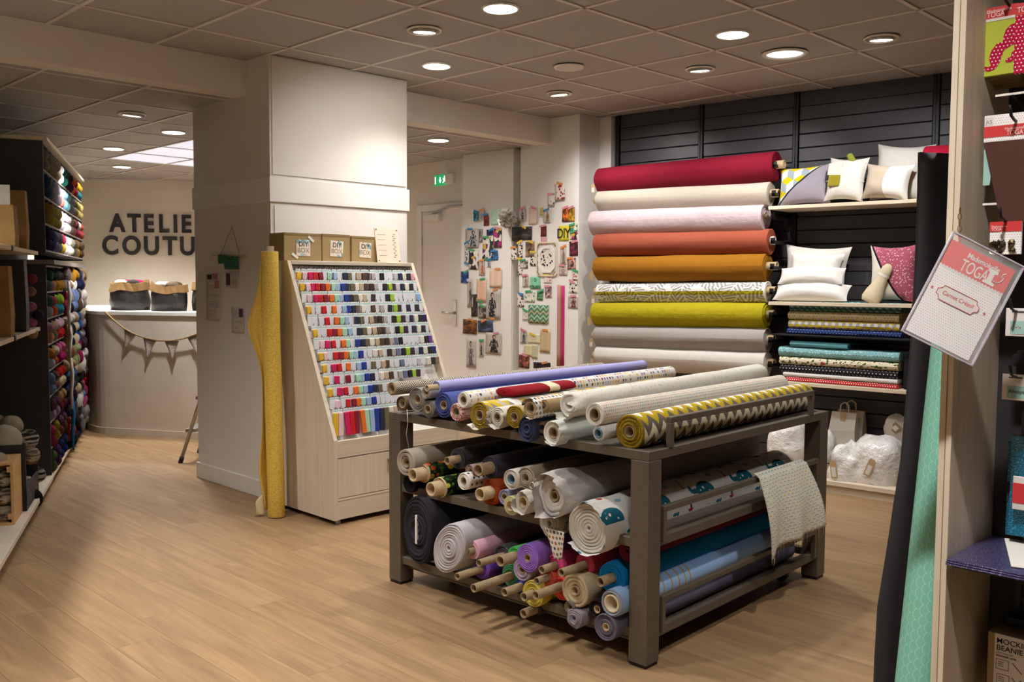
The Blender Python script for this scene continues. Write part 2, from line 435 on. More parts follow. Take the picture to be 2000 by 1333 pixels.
MB().box((XD-.06,dy1-.30,dtop-.10),(XD-.012,dy1-.08,dtop-.03),bev=.006).build('door_closer',M['wall_white'],do)
MB().tube([(XD-.05,dy1-.2,dtop-.03),(XD-.055,dy1-.45,dtop+.035),(XD-.04,dy0+.1,dtop+.04)],.008,6).build('closer_arm',M['alu'],do)
for zz in (.25,1.0,1.75): MB().tube([(XD-.02,dy1+.003,zz),(XD-.02,dy1+.003,zz+.09)],.008,6).build('hinge',M['alu'],do)
es=onz(873.5,313.8,ZL); ex=thing('exit_sign','small green lit emergency exit sign hanging above the white door','exit sign',Matrix.Translation((es.x,es.y,ZL)))
e0=onx(850,343,es.x); e1=onx(871,362,es.x)
zc_=(e0.z+e1.z)/2-ZL; yl=e0.y-es.y; yr=onx(889,352,es.x).y-es.y
MB().tube([(0,0,0),(0,0,zc_+.03)],.009,8).build('stem',M['white_plastic'],ex)
MB().box((-.03,yr,zc_-.05),(.03,yr+.12,zc_+.05),bev=.006).build('housing',M['white_plastic'],ex)
pn=MB().box((-.012,yr+.1,zc_-.055),(.012,yl,zc_+.055),bev=.004).build('green_panel',M['exit_glow'],ex)
glow('exit_white',(.8,1,.85),2.2)
wd_=yl-yr-.1
def pict(parts,y0):
    for poly in parts:
        MB().prism([(y0+a*.1,b*.1) for a,b in poly],0,.002,Matrix(((0,0,-1,-.0125),(-1,0,0,0),(0,1,0,zc_),(0,0,0,1)))).build('pictogram',M['exit_white'],pn)
ym=-(yr+.1+wd_*.5)
pict([[(-.12,.3),(.0,.3),(.0,0),(.12,0),(-.06,-.28),(-.24,0),(-.12,0)]],ym-wd_*.02)
pict([[(-.2,-.35),(-.1,-.35),(-.1,.35),(-.2,.35)]],ym-wd_*.33)
pict([[(-.05,.38),(.05,.38),(.05,.25),(-.05,.25)],[(-.12,.2),(.12,.22),(.22,.05),(.16,.02),(.08,.12),(.06,-.05),(.2,-.2),(.22,-.36),(.12,-.36),(.1,-.22),(-.02,-.12),(-.2,-.3),(-.28,-.24),(-.1,-.05),(-.06,.1),(-.2,.02),(-.24,.06)]],ym+wd_*.28)

# ================================================================ ceiling lights
def lamp(parent,kind,M_,power,spot,blend=.6,size=.05,target=None):
    l=bpy.data.lights.new('lamp_light','SPOT'); l.energy=power; l.color=LAMP_COL; l.spot_size=spot; l.spot_blend=blend; l.shadow_soft_size=size
    o=bpy.data.objects.new('lamp_light',l); link(o,parent); o.matrix_local=M_; return o
ring_me=MB().lathe([(-.003,.097),(-.010,.093),(-.010,.086),(0,.085),(.03,.08)],28,axis='z').mesh('trim_ring',M['white_plastic'])
lens_me=MB().lathe([(-.009,.0005),(-.009,.080),(-.004,.0855)],28,axis='z').mesh('lens',M['lens'])
def downlight(x,y,z,label,power=1.0):
    t=thing('downlight',label,'ceiling light',Matrix.Translation((x,y,z-.002)))
    inst(ring_me,'trim_ring',t); inst(lens_me,'lens',t)
    if power: lamp(t,'spot',Matrix.Translation((0,0,-.02)),LAMP_W*power,math.radians(125),1.0,.06)
    return t
gim_me=MB().lathe([(.020,.0005),(.020,.060),(.0,.068),(-.004,.068),(-.004,.060)],24,axis='z').mesh('lamp_head',M['white_plastic'])
glens=MB().lathe([(-.0035,.0005),(-.0035,.060)],24,axis='z').mesh('lens',M['lens'])
def gimbal(x,y,z,label,target,power=1.0,spot=60):
    t=thing('gimbal_downlight',label,'ceiling light',Matrix.Translation((x,y,z-.002)))
    inst(ring_me,'trim_ring',t)
    d=(Vector(target)-Vector((x,y,z))).normalized()
    R=(-d).to_track_quat('Z','Y').to_matrix().to_4x4()
    dd=Vector((d.x,d.y,0)); dd=(dd.normalized()*math.tan(.13)+Vector((0,0,-1))).normalized()   # the head tilts slightly; the spot below it is aimed separately at the target
    H=Matrix.Translation((0,0,-.012))@(-dd).to_track_quat('Z','Y').to_matrix().to_4x4()
    h=inst(gim_me,'lamp_head',t,H); inst(glens,'lens',h)
    lamp(t,'spot',Matrix.Translation(d*.05+Vector((0,0,-.03)))@R,LAMP_W*power,math.radians(spot),1.0,.045)
    return t
def wp(s,d,z): return tuple(W0+Wd*s+Wn*d+Vector((0,0,z)))
downlight(3.355,3.43,ZC,'round lit downlight nearest the top edge, above the fabric rack')
downlight(3.955,4.63,ZC,'round lit downlight close to the white pillar front',.8)
downlight(4.6,2.85,ZC,'round lit downlight between two swivel lights near the black wall')
gimbal(3.355,4.03,ZC,'swivel downlight tilted towards the white pillar and zip display',(4.0,5.1,1.2),.35,130)
gimbal(5.155,4.65,ZC,'swivel downlight above the corner with pinned pictures',wp(.35,.2,1.5),.6,110)
gimbal(5.2,3.46,ZC,'swivel downlight above the stack of wall fabric rolls',wp(1.2,.2,1.4),.6,110)
gimbal(5.25,2.29,ZC,'swivel downlight above the cushion shelves at the right',wp(2.0,.2,1.4),.7,110)
t=thing('round_panel_light','wide round pale ceiling light above the black wall','ceiling light',Matrix.Translation((5.2,2.86,ZC-.002)))
MB().lathe([(-.004,.135),(-.012,.128),(-.012,.112),(0,.108),(.03,.105)],32,axis='z').build('trim_ring',M['white_plastic'],t)
MB().lathe([(-.004,.0005),(-.004,.106),(.01,.108)],32,axis='z').build('lens',M['lens_soft'],t)
t=thing('ceiling_speaker','unlit flat round white ceiling speaker','ceiling speaker',Matrix.Translation((4.56,4.03,ZC-.002)))
MB().lathe([(-.004,.098),(-.014,.092),(-.012,.08)],28,axis='z').build('trim_ring',M['white_plastic'],t)
MB().lathe([(-.012,.0005),(-.012,.08)],28,axis='z').build('grille',M['tbar'],t)
gimbal(2.83,6.64,ZL,'swivel downlight beyond the beam tilted at the yarn shelves',tuple(Q0+Qt*3.15+Vector((0,0,1.9))),4.5,36)
downlight(3.40,7.20,ZL,'round lit downlight beside the skylight nearest the pillar',1.8)
downlight(3.45,8.50,ZL,'round lit downlight above the shelf end, left of the skylight',1.6)
downlight(4.06,9.80,ZL,'farthest round lit downlight before the lettered wall',4.2)
downlight(5.12,5.97,ZL,'round lit downlight in front of the exit sign',.9)
downlight(5.5,8.9,ZL,'unseen downlight added behind the pillar to brighten the lettered wall',4.0)  # extra lamp hidden by the pillar, added to light the far end
# unseen downlights added on the ceiling grid to fill the shop with light
for (x,y,pw,wh) in ((2.155,2.83,.9,'above the rack front'),(.955,2.83,1.7,'above the open floor'),(3.355,1.03,1.0,'right of the rack'),(.955,.43,2.2,'over the shop aisle'),(4.555,.43,.8,'by the black wall'),(.955,4.63,2.6,'over the left shelves'),(-.245,-1.37,1.3,'far behind on the left')):
    downlight(x,y,ZC,'unseen downlight added as fill light, '+wh,pw)
# ================================================================ fabrics
def m_fabric(name,bs=900,bump=.25,rough=.85,wrinkle=.35,sheen=.0):
    t=MT(name,rough,spec=.15); o=t.obj(); f=t.noise(o,30,4); c=t.mix(t.ocol(),(.0,.0,.0),f*.18); t.col(c)
    h=t.noise(o,bs,2)*.25+t.noise(o,26,3)*wrinkle; t.bump(h,bump,.006)
    if sheen: t.set(Sheen_Weight=sheen)
    M[name]=t.m
m_fabric('fabric',900,.5,.85,.6); m_fabric('crumple',700,.9,.85,1.5); m_fabric('velvet',400,.35,.9,.5,.6); m_fabric('smooth',900,.1,.55,.1); m_fabric('pile',160,1.0,.95,.6,.4)
def m_tulle():
    t=MT('tulle',.6,spec=.2); o=t.obj(); f=t.noise(o,60,3); t.col(t.mix(t.ocol(),(1,1,1),f*.12)); t.bump(t.noise(o,120,3),.5,.004); M['tulle']=t.m
m_tulle()
def printed(name,fn,rough=.85,bump=.2,wr=.3):
    t=MT(name,rough,spec=.15); x,y=t.uv(); t.col(fn(t,x,y)); o=t.obj(); t.bump(t.noise(o,900,2)*.2+t.noise(o,26,3)*wr,bump,.006); M[name]=t.m
def P_dots(bg,fg,c,r,stag=True):
    def f(t,x,y):
        b=y/c; row=b.floor(); a=x/c+(row*.5 if stag else 0)
        fx,fy=a.fract()-.5,b.fract()-.5; return t.mix(srgb(bg),srgb(fg),(fx*fx+fy*fy).lt(r*r))
    return f
def P_multi(bg,cols,c,r,p=1.0):
    def f(t,x,y):
        b=y/c; row=b.floor(); a=x/c+row*.5; fx,fy=a.fract()-.5,b.fract()-.5
        rn=t.white(t.comb(a.floor(),row,0)); k=len(cols)
        cc=t.ramp(rn,[(i/k,srgb(q)) for i,q in enumerate(cols)],True)
        m=(fx*fx+fy*fy).lt(r*r)
        if p<1: m=m*t.white(t.comb(a.floor(),row,7)).lt(p)
        return t.mix(srgb(bg),cc,m)
    return f
def P_chevron(cols,p,h,amp,sh=0):
    def f(t,x,y):
        z=((x/p).fract()-.5).abs()*amp
        return t.ramp(((y+z-sh)/h).fract(),[(i/len(cols),srgb(q)) for i,q in enumerate(cols)],True)
    return f
def P_triangles(cols,c):
    def f(t,x,y):
        a,b=x/c,y/c; up=a.fract().lt(b.fract()); rn=t.white(t.comb(a.floor(),b.floor(),up*3))
        return t.ramp(rn,[(i/len(cols),srgb(q)) for i,q in enumerate(cols)],True)
    return f
def P_cubes(top,l,r,c):
    def f(t,x,y):
        R=c*.5; w,h=R*1.7320508,R*3
        ax,ay=((x/w).fract()-.5)*w,((y/h).fract()-.5)*h; bx,by=((x/w+.5).fract()-.5)*w,((y/h+.5).fract()-.5)*h
        m=(ax*ax+ay*ay).lt(bx*bx+by*by); n_=m.inv(); lx,ly=ax*m+bx*n_,ay*m+by*n_
        cc=t.mix(srgb(l),srgb(r),lx.gt(0)); return t.mix(cc,srgb(top),ly.gt(lx.abs()*.57735))
    return f
def P_stripe(c1,c2,p,duty=.5,along=True):
    def f(t,x,y): return t.mix(srgb(c1),srgb(c2),((y if along else x)/p).fract().lt(duty))
    return f
def P_fish(t,x,y):      # rows of little arches with some yellow sails
    c=.019; b=y/(c*.8); row=b.floor(); a=x/c+row*.5; fx,fy=a.fract()-.5,b.fract()
    d=(fx*fx*1.2+(fy-.25)*(fy-.25)).sqrt(); arch=d.lt(.38)*d.gt(.2)*fy.gt(.25)
    rn=t.white(t.comb(a.floor(),row,0)); tri=(fx.abs()*1.6).lt(fy.inv()-.25)*fy.gt(.25)*rn.gt(.93)
    arch=arch*rn.lt(.88); line=fy.lt(.08)
    cc=t.mix(srgb('#e2dccb'),srgb('#c9c4b4'),line); cc=t.mix(cc,srgb('#7ba09c'),arch); return t.mix(cc,srgb('#d2ab45'),tri)
def P_leaf(t,x,y):      # grey feather leaves on white, mustard towards the hem
    c=None
    for k,(ox,oy) in enumerate(((0,0),(3.37,1.71))):
        v=t.n('ShaderNodeTexVoronoi'); v.inputs['Scale'].default_value=1; v.inputs['Randomness'].default_value=.8
        ax,ay=x*4.6+ox,y*6.5+oy; t.t.links.new(t.comb(ax,ay,0),v.inputs[0]); q=t.n('ShaderNodeSeparateXYZ'); t.t.links.new(v.outputs['Position'],q.inputs[0])
        sp=t.n('ShaderNodeSeparateColor'); t.t.links.new(v.outputs['Color'],sp.inputs[0]); th=S(t.t,sp.outputs[0])*2.4+.3
        dx,dy=ax-S(t.t,q.outputs[0]),ay-S(t.t,q.outputs[1]); cs,sn=(th+1.5708).sin(),th.sin()
        lx,ly=dx*cs+dy*sn,dy*cs-dx*sn; al=ly.abs()
        leaf=al.lt((lx*lx*.9).inv()*.36); barb=((lx*34+al*30).sin().gt(-.1)); vein=al.lt(.025)
        lc=t.mix(srgb('#dedcd6'),srgb('#9a9a97'),barb); lc=t.mix(lc,srgb('#efeee9'),vein)
        c=t.mix(srgb('#e9e7e1') if c is None else c,lc,leaf)
    return t.mix(c,t.mix(c,srgb('#c9b82a'),1.0,'MULTIPLY'),y.gt(.395))
def P_fruit(bg,cols,c,r):
    def f(t,x,y):
        v=t.n('ShaderNodeTexVoronoi'); v.inputs['Scale'].default_value=1/c; t.t.links.new(t.comb(x,y*1.2,0),v.inputs['Vector'])
        d=S(t.t,v.outputs[0]); rn=S(t.t,t.n('ShaderNodeSeparateColor').outputs[0]); 
        sp=t.n('ShaderNodeSeparateColor'); t.t.links.new(v.outputs[1],sp.inputs[0]); rn=S(t.t,sp.outputs[0])
        cc=t.ramp(rn,[(i/len(cols),srgb(q)) for i,q in enumerate(cols)],True)
        spk=t.noise(t.comb(x*140,y*140,0),1,1).gt(.58); bgc=t.mix(srgb(bg),srgb('#3f5a26'),t.noise(t.comb(x*45,y*45,3),1,2).gt(.56))
        cc=t.mix(cc,srgb('#30260f'),spk*.45); return t.mix(bgc,cc,d.lt(r))
    return f
def P_zebra(t,x,y):
    z=((x/.06).fract()-.5).abs()*.05; return t.mix(srgb('#2e2924'),srgb('#c9c0ad'),((y+z)/.0095).fract().lt(.5))
def P_whale(t,x,y):     # quilt with blue whales, boats and buoys
    cx,cy=.33,.165
    b=y/cy; row=b.floor(); a=x/cx+row*.5; fx,fy=(a.fract()-.5)*(-cx/1.1),(b.fract()-.5)*(-cy/1.05)
    rn=t.white(t.comb(a.floor(),row,0))
    def ell(x0,y0,rx,ry): 
        p=(fx-x0)/rx; q=(fy-y0)/ry; return (p*p+q*q).lt(1)
    body=ell(-.02,0,.058,.040)*fy.gt(-.018); tail=ell(.048,.006,.026,.011).mx(ell(.070,.018,.010,.016)); belly=ell(-.035,-.03,.03,.014)
    wh=body.mx(tail); eye=ell(-.045,-.006,.004,.004); spot=ell(-.012,.012,.006,.006).mx(ell(.012,.004,.004,.004))
    boat=ell(.10,-.055,.016,.011)*fy.lt(-.052); sail=(ell(.10,-.045,.006,.014)*fy.gt(-.052)); fish=ell(-.10,-.06,.016,.008).mx(ell(-.118,-.06,.006,.010))
    light=((fx-.105).abs()).lt(.0065)*(fy-.055).abs().lt(.030); st=(fy/.010).fract().lt(.5); cloud=ell(-.105,.062,.018,.010)
    dots=t.voro(t.comb(x*75,y*75,0),1,0).lt(.16)*t.noise(t.comb(x*12,y*12,0),1,1).gt(.52)
    c=t.mix(srgb('#e6e3dc'),srgb('#6d7b84'),dots*.8)
    c=t.mix(c,srgb('#1f6478'),wh); c=t.mix(c,srgb('#f0efea'),eye.mx(spot)); c=t.mix(c,srgb('#a8322c'),boat); c=t.mix(c,srgb('#4a3c33'),sail)
    c=t.mix(c,srgb('#35708a'),fish); c=t.mix(c,t.mix(srgb('#e8e5de'),srgb('#ad2f2d'),st),light); return t.mix(c,srgb('#8db7c0'),cloud)
def P_houses(t,x,y):
    c=.021; a,b=x/c,y/c; fx,fy=a.fract(),b.fract(); rn=t.white(t.comb(a.floor(),b.floor(),0)); rn2=t.white(t.comb(a.floor(),b.floor(),5))
    inn=fx.gt(.18)*fx.lt(.82)*fy.gt(.15)*fy.lt(.82)*rn2.gt(.3); q=t.ramp(rn,[(i/6,srgb(k)) for i,k in enumerate(('#8d6ea6','#e2b64c','#6f7f95','#d3906a','#b8b0c4','#474a63'))],True)
    tri=(fx-.5).abs().lt(fy.inv()*.6); return t.mix(srgb('#dcd8d2'),q,inn*tri)
def P_lace(t,x,y):
    d=t.voro(t.comb(x*60,y*60,0),1,0); return t.ramp(d,[(.1,srgb('#b9b3a6')),(.3,srgb('#e0dcd2'))])
printed('p_zebra',P_zebra); printed('p_houses',P_houses); printed('p_whale',P_whale,bump=.6,wr=.9); printed('p_fish',P_fish); printed('p_leaf',P_leaf); printed('p_lace',P_lace)
printed('p_chevron',P_chevron(['#6b6157','#e9e5dc','#b9a01f','#6b6157','#d8d1b4'],.070,.20,.105,.055))
printed('p_tri',P_triangles(['#cfc9bd','#c8a92b','#8d8578','#e6e2d8','#b6aea0'],.035))
printed('p_confetti',P_multi('#e0dbcf',['#c9543f','#3f7f8c','#d9a92f','#7a9a5d','#d98b6a'],.0125,.22))
printed('p_reddots',P_multi('#d9b3ac',['#a83a3f','#c77f7f','#e7d5cd'],.010,.36))
printed('p_navydots',P_dots('#dedad3','#2c3450',.028,.2)); printed('p_coldots',P_multi('#e3dfd6',['#32505c','#8a7a5c','#b26f4b'],.022,.3))
printed('p_pineapple',P_fruit('#1c2a17',['#d9a31f','#c9602a','#e3b93a','#b34a26','#cf8d22'],.042,.42)); printed('p_melon',P_fruit('#161f15',['#c72a5a','#86a832','#d8c83d','#2f6b35','#e2688a'],.036,.40))
printed('p_mintstripe',P_stripe('#c4ccc4','#dbe0d8',.008,.4,False)); printed('p_lilac',P_stripe('#9d9bc9','#a9a7d4',.006,.5,True)); printed('p_star',P_dots('#26376b','#c9d3e6',.022,.12)); 
printed('p_reddot',P_dots('#c02429','#f2e9e4',.016,.25)); printed('p_blackdot',P_dots('#26252a','#e8e4dd',.024,.14)); printed('p_aqua',P_multi('#7fb8bd',['#b8474b','#e9e2d2','#7d3b55'],.02,.18)); printed('p_cactus',P_fruit('#ddd3b8',['#3d5b33','#ddd3b8','#ddd3b8','#a84236','#ddd3b8'],.055,.3))
printed('p_creamdot',P_multi('#c9bb93',['#3e3a36','#c9bb93','#2f3c45'],.02,.16)); printed('p_cubeteal',P_cubes('#8fc3bb','#2f6f72','#3f4450',.05)); printed('p_cubeyel',P_cubes('#c8ab1d','#8d8a86','#b9b6b0',.055))
printed('p_scales',lambda t,x,y:(lambda b:(lambda row:(lambda fx,fy:t.mix(srgb('#7fbfa9'),srgb('#a3d3c0'),((fx*fx*2.6+(fy-1)*(fy-1)).sqrt()-.86).abs().lt(.05)))((x/.022+row*.5).fract()-.5,b.fract()))(b.floor()))(y/.0125))
printed('p_yellowleaf',lambda t,x,y:t.ramp(t.voro(t.comb(x*230,y*150,0),1,0),[(.2,srgb('#b98f22')),(.6,srgb('#d9b95a'))]))
noisy('cardboard','#8f7a5e','#a58f70',60,.9,(1,1,1),.1); noisy('cardboard_pale','#b79f7a','#c9b18c',60,.85); plain('paper_white','#e8e3da',.8); plain('paper_cream','#dfcfae',.8)

def nz(*a): return noise.noise(Vector(a))
_rs=[0]
def roll(label,Mx,L,r,core,mat='fabric',color=None,end=None,tube=(0,0),tcol='cardboard',ell=(1,1),wob=.03,droop=0,layers=4,group=None,name='fabric_roll',cat='fabric roll',flap=0,tilt=0,n=24,over=None):
    _rs[0]+=1; sd=_rs[0]*3.7
    t=thing(name,label,cat,Mx,group)
    rnd=random.Random(_rs[0])
    def rf(a,x,rr):
        k=1+wob*nz(math.cos(a)*1.3+sd,math.sin(a)*1.3,x*3)+wob*.5*nz(math.cos(a)*3,math.sin(a)*3+sd,x*9)
        if rr<=core*1.02: k=1
        y=rr*k*math.cos(a)*(1+(ell[0]-1)*min(1,rr/r)); z=rr*k*math.sin(a)*(1+(ell[1]-1)*min(1,rr/r))
        if droop:
            d=((a-1.5*PI+PI)%(2*PI))-PI; z-=droop*math.exp(-(d/.55)**2)*(rr/r)**3*(.75+.35*nz(x*2.2+sd,0,4))
        if tilt: y,z=y*math.cos(tilt)-z*math.sin(tilt),y*math.sin(tilt)+z*math.cos(tilt)
        return y,z
    prof=[];mi=[]
    for j in range(layers):
        r0=core+(r-core)*(j+.08)/layers; r1=core+(r-core)*(j+.85)/layers; e=rnd.uniform(-.004,.006)
        prof+=[(e+.007,r0),(e,r0+(r1-r0)*.25),(e,r1)]
    mi=[1]*(len(prof))
    prof.append((.008,r)); ns=8
    for k in range(1,ns+1): prof.append((.008+(L-.012)*k/ns,r)); mi.append(0)
    prof.append((L,r*.96)); mi.append(1); prof.append((L,core)); mi.append(1)
    prof=[(prof[0][0]+.03,core)]+prof; mi=[1]+mi
    m0=M[mat]; m1=M[end] if end else m0
    o=MB().lathe(prof,n,rf,mi=mi,uvr=r).build('fabric',[m0,m1],t,color=color)
    if over:
        a0,a1,ln,am=over
        def g(u,v):
            a=a0+(a1-a0)*u; e=ln*(.55+.45*nz(math.cos(a)*2.2+sd,math.sin(a)*2.2,1)+.25*nz(a*5+sd,2,3)); x=-e+(e+.35)*v
            k=1.035+am*nz(math.cos(a)*2+sd,math.sin(a)*2,x*9)*(1-v)**2-.02*v; y,z=rf(a,x,r); return (x,y*k,z*k)
        MB().grid(g,max(10,int((a1-a0)*7)),10,uvf=lambda u,v:(-ln+(ln+.35)*v,(a0+(a1-a0)*u)*r)).build('overhanging_edge',[m0],t,color=color)
    if tube is not None and core>.004:
        a,b=tube; ri=core*.80
        MB().lathe([(-a+.25,ri*.98),(-a,ri),(-a,core),(L+b,core),(L+b,ri),(L+b-.05,ri)],16).build('core_tube',M[tcol],t)
    return t

# ================================================================ the rack
TH=.0342; RU=Vector((math.cos(TH),math.sin(TH),0)); RV=Vector((-math.sin(TH),math.cos(TH),0)); R0=Vector((2.655,1.95,0)); FR=frame(R0,RU,RV)
RL,RWD=1.475,1.44
def rv0(x,y,off=0):
    p=onplane(x,y,R0+RV*off,RV)-R0; return p.dot(RU),p.z
def ru0(x,y,u):
    p=onplane(x,y,R0+RU*u,RU); q=p-R0; return q.dot(RV),p.z,(p-CO).dot(CF)
zm=rv0(1297,1059)[1]; zlo=rv0(1302,1231)[1]
rk=thing('fabric_rack','dark taupe metal rack on castors, three tiers loaded with fabric rolls','rack',FR)
for (a,b) in ((0,0),(RL-.08,0),(0,RWD-.08),(RL-.08,RWD-.08)):
    lg=MB().box((a,b,.012),(a+.08,b+.08,.76),bev=.003).build('leg',M['rack_metal'],rk)
    MB().box((a+.004,b+.004,0),(a+.076,b+.076,.012)).build('foot_pad',M['black_metal'],lg)
def tier(z,h,name,ins=0):
    for a,b in (((ins,ins),(RL-ins,.035+ins)),((ins,RWD-.035-ins),(RL-ins,RWD-ins)),((ins,.035+ins),(.035+ins,RWD-.035-ins)),((RL-.035-ins,.035+ins),(RL-ins,RWD-.035-ins))):
        MB().box((*a,z),(*b,z+h),bev=.002).build('rail',M['rack_metal'],rk)
    zp_=z if z>.2 else .066
    MB().box((.035+ins,.035+ins,zp_+.004),(RL-.035-ins,RWD-.035-ins,zp_+.012 if z<.2 else z+h-.006)).build(name,M['rack_metal'],rk)
tier(.76,.035,'top_panel'); tier(zm-.018,.036,'shelf_panel',.012); tier(zlo-.018,.036,'shelf_panel',.012)
def guard(z0,z1,u0,u1,name='guard_rail'):
    v0=-.006
    MB().box((u0,v0,z1-.022),(u1,v0+.022,z1),bev=.002).box((u0,v0,z0),(u0+.022,v0+.022,z1-.022),bev=.002).box((u1-.022,v0,z0),(u1,v0+.022,z1-.022),bev=.002).build(name,M['rack_metal'],rk)
guard(.795,.795+.112,rv0(1308,850)[0],rv0(1588,790)[0])
gz=rv0(1297,989)[1]; guard(zm,gz,.09,RL-.1); gl=rv0(1293,1165)[1]; guard(zlo,gl,.09,RL-.1)
for (a,b) in ((.25,RWD-.18),(RL-.2,.12),(.3,.2),(RL-.2,RWD-.2)):
    c=MB().lathe([(-.015,.004),(-.015,.028),(-.010,.032),(.010,.032),(.015,.028),(.015,.004)],18).build('castor_wheel',M['black_metal'],rk,Matrix.Translation((a,b,.032)))
    MB().box((-.022,-.012,-.01),(-.017,.012,.026)).box((.017,-.012,-.01),(.022,.012,.026)).box((-.022,-.02,.026),(.022,.02,.032)).build('castor_fork',M['black_metal'],c)

RG='fabric rolls on the taupe rack'
def rr(label,px,py,rp,cp,L=1.42,u=-.02,mat='fabric',color=None,dv=0,dz=0,**kw):
    # (px,py): measured centre of the near end on the plane u of the rack, rp/cp: radii in the same measure
    v,z,d=ru0(px,py,u); k=d/FPX; r=rp*k; c=cp*k
    p=R0+RU*u+RV*v+Vector((0,0,z)); ax=RU+RV*dv+Vector((0,0,dz))
    return roll(label,frame(p,ax,RV),L,r,c,mat,srgb(color) if color else None,group=RG,**kw)
# --- top tier
rr('black and cream zigzag fabric roll, farthest on the rack top',765,760,13,10,L=1.50,u=-.06,mat='p_zebra',dv=-.02,wob=.06,end='cardboard')
rr('thin brown fabric roll under the zigzag roll at the rack corner',785,789,15,10,color='#6b5a48',u=-.03)
rr('heather grey wool roll beside the brown corner roll',815,781,24,10,color='#8b8781',u=-.02,layers=6)
rr('slim pale grey roll on top between grey wool and blue rolls',832,768,12,7,color='#a9a6a3',u=-.03)
rr('dark grey roll below the slim pale grey roll',835,800,17,9,color='#77736f',u=-.03)
rr('long lilac cotton roll with bare cardboard tube end',852,757,12.5,6.5,L=1.55,u=.02,mat='p_lilac',tube=(.055,.02),tcol='cardboard_pale',dv=-.01)
rr('periwinkle blue roll with navy inside on the rack top',866,792,25,9.5,color='#4a5591',u=-.01,layers=6,wob=.05)
rr('small pink and red speckled roll on the rack top edge',891,806,18,10,mat='p_reddots',u=-.03,end='p_reddots')
rr('white roll printed with tiny coloured houses on the rack top',905,782,17,9,L=1.56,u=-.03,mat='p_houses',end='paper_white',dz=.004)
def m_yp():
    t=MT('yellow_pile',.95); o=t.obj(); f=t.noise(o,220,4,.7); t.col(t.ramp(f,[(.3,srgb('#7a5f06')),(.5,srgb('#a88710')),(.7,srgb('#c9a91c'))])); t.bump(f,1.0,.008); M['yellow_pile']=t.m
m_yp()
rr('grey and mustard triangle print roll with shaggy yellow end',936,812,26,11,mat='p_tri',end='yellow_pile',u=-.04,wob=.10,layers=3,over=(3.2,5.6,.04,.2))
rr('plain white cotton roll with curled edge between two yellow ends',971,816,20,9,color='#d8d2c6',u=-.03,wob=.10,layers=3,over=(2.5,6.8,.035,.3))
rr('mustard plush roll with shaggy yellow end beside dark blue bundle',1004,815,23,10,color='#b8a680',end='yellow_pile',u=-.03,wob=.08,layers=3)
rr('ivory sprigged roll lying on top of the mustard rolls',1036,798,20,11,mat='p_coldots',end='cardboard_pale',u=-.05,dz=.006,wob=.06,over=(.2,5.2,.02,.1))
rr('short torn kraft paper roll beside the ivory sprigged roll',1061,794,13,9,L=1.1,mat='fabric',color='#a98f68',u=-.02,dz=.004,wob=.08)
rr('folded dark denim blue bundle at the rack top edge',1029,838,26,2,color='#3f4766',u=-.04,tube=None,ell=(.8,1),layers=6,wob=.08)
rr('narrow brown roll tucked behind the pale mint roll',1058,836,12,9,color='#8a7357',u=-.01)
rr('pale mint ribbed roll at the rack top edge',1080,846,24,12,mat='p_mintstripe',end='paper_white',u=-.05,wob=.06,over=(1.5,5.5,.03,.2))
rr('large ivory lace roll spreading over the rack top',1112,792,24,8,L=1.50,mat='p_lace',u=.02,dz=.012,wob=.10,tube=None,layers=3,over=(2.2,5.6,.09,.5))
rr('white roll with coloured confetti dots on the rack top',1161,810,22.5,13,L=1.46,mat='p_confetti',end='paper_white',u=-.03,tcol='cardboard')
plain('blue_core','#5b7f93',.6)
rr('small white roll with blue core below the confetti roll',1168,847,15,9,color='#d8d6d2',u=-.03,tcol='blue_core')
rr('zigzag yellow grey white roll with shaggy yellow end, nearest on the rack',1229,844,34,12,L=1.44,dv=.015,mat='p_chevron',end='yellow_pile',u=.02,layers=3,wob=.03)
# red folded bundle with cream band lying across the top tier
a=R0+RU*.10; v,z,d=ru0(985,768,.14); p0=R0+RU*.14+RV*v+Vector((0,0,z)); v2,z2,d2=ru0(1108,752,.62); p1=R0+RU*.62+RV*v2+Vector((0,0,z2))
b=thing('folded_fabric','dark red folded fabric bundle with cream paper band on the rack top','folded fabric',frame(p0,p1-p0,RV))
Lb=(p1-p0).length
def rf(a_,x,r): return r*1.5*math.cos(a_)+.004*nz(x*9,a_,1), r*.62*(1 if math.sin(a_)>0 else .75)*math.sin(a_)+.002*nz(x*7,a_,4)
MB().lathe([(0,.004),(.0,.02),(.004,.034),(.012,.038),(Lb*.5,.038),(Lb-.012,.037),(Lb-.003,.033),(Lb,.018),(Lb,.003)],20,rf).build('fabric',M['fabric'],b,color=srgb('#8f1420'))
MB().lathe([(Lb*.54,.0395),(Lb*.70,.0395)],20,rf).build('paper_band',M['paper_cream'],b)
# --- middle tier
rr('thick greige roll at the far end of the middle tier',793,904,26,11,color='#b6aa9a',u=-.05,layers=6)
rr('black roll below the greige roll on the middle tier',800,945,18,3,color='#1c1a1e',u=-.01,tube=None)
rr('dark roll printed with pineapples on the middle tier',826,925,19,13,mat='p_pineapple',end='cardboard_pale',u=-.0,tube=(.06,.02),tcol='cardboard_pale',wob=.05)
rr('black roll printed with fruit slices on the middle tier',858,953,20,14,mat='p_melon',end='cardboard_pale',u=-.02,tube=(.05,.02),tcol='cardboard_pale',wob=.05)
rr('black velvet roll with bare tube, rear of the middle tier',893,897,21,8,color='#1a171c',u=.05,tube=(.06,.02),mat='velvet',dz=.01)
rr('mottled pink roll behind the dotted white roll',918,920,12,8,color='#a98d90',u=.0)
rr('white roll with small navy dots on the middle tier',906,941,17,8,mat='p_navydots',end='paper_white',u=-.03)
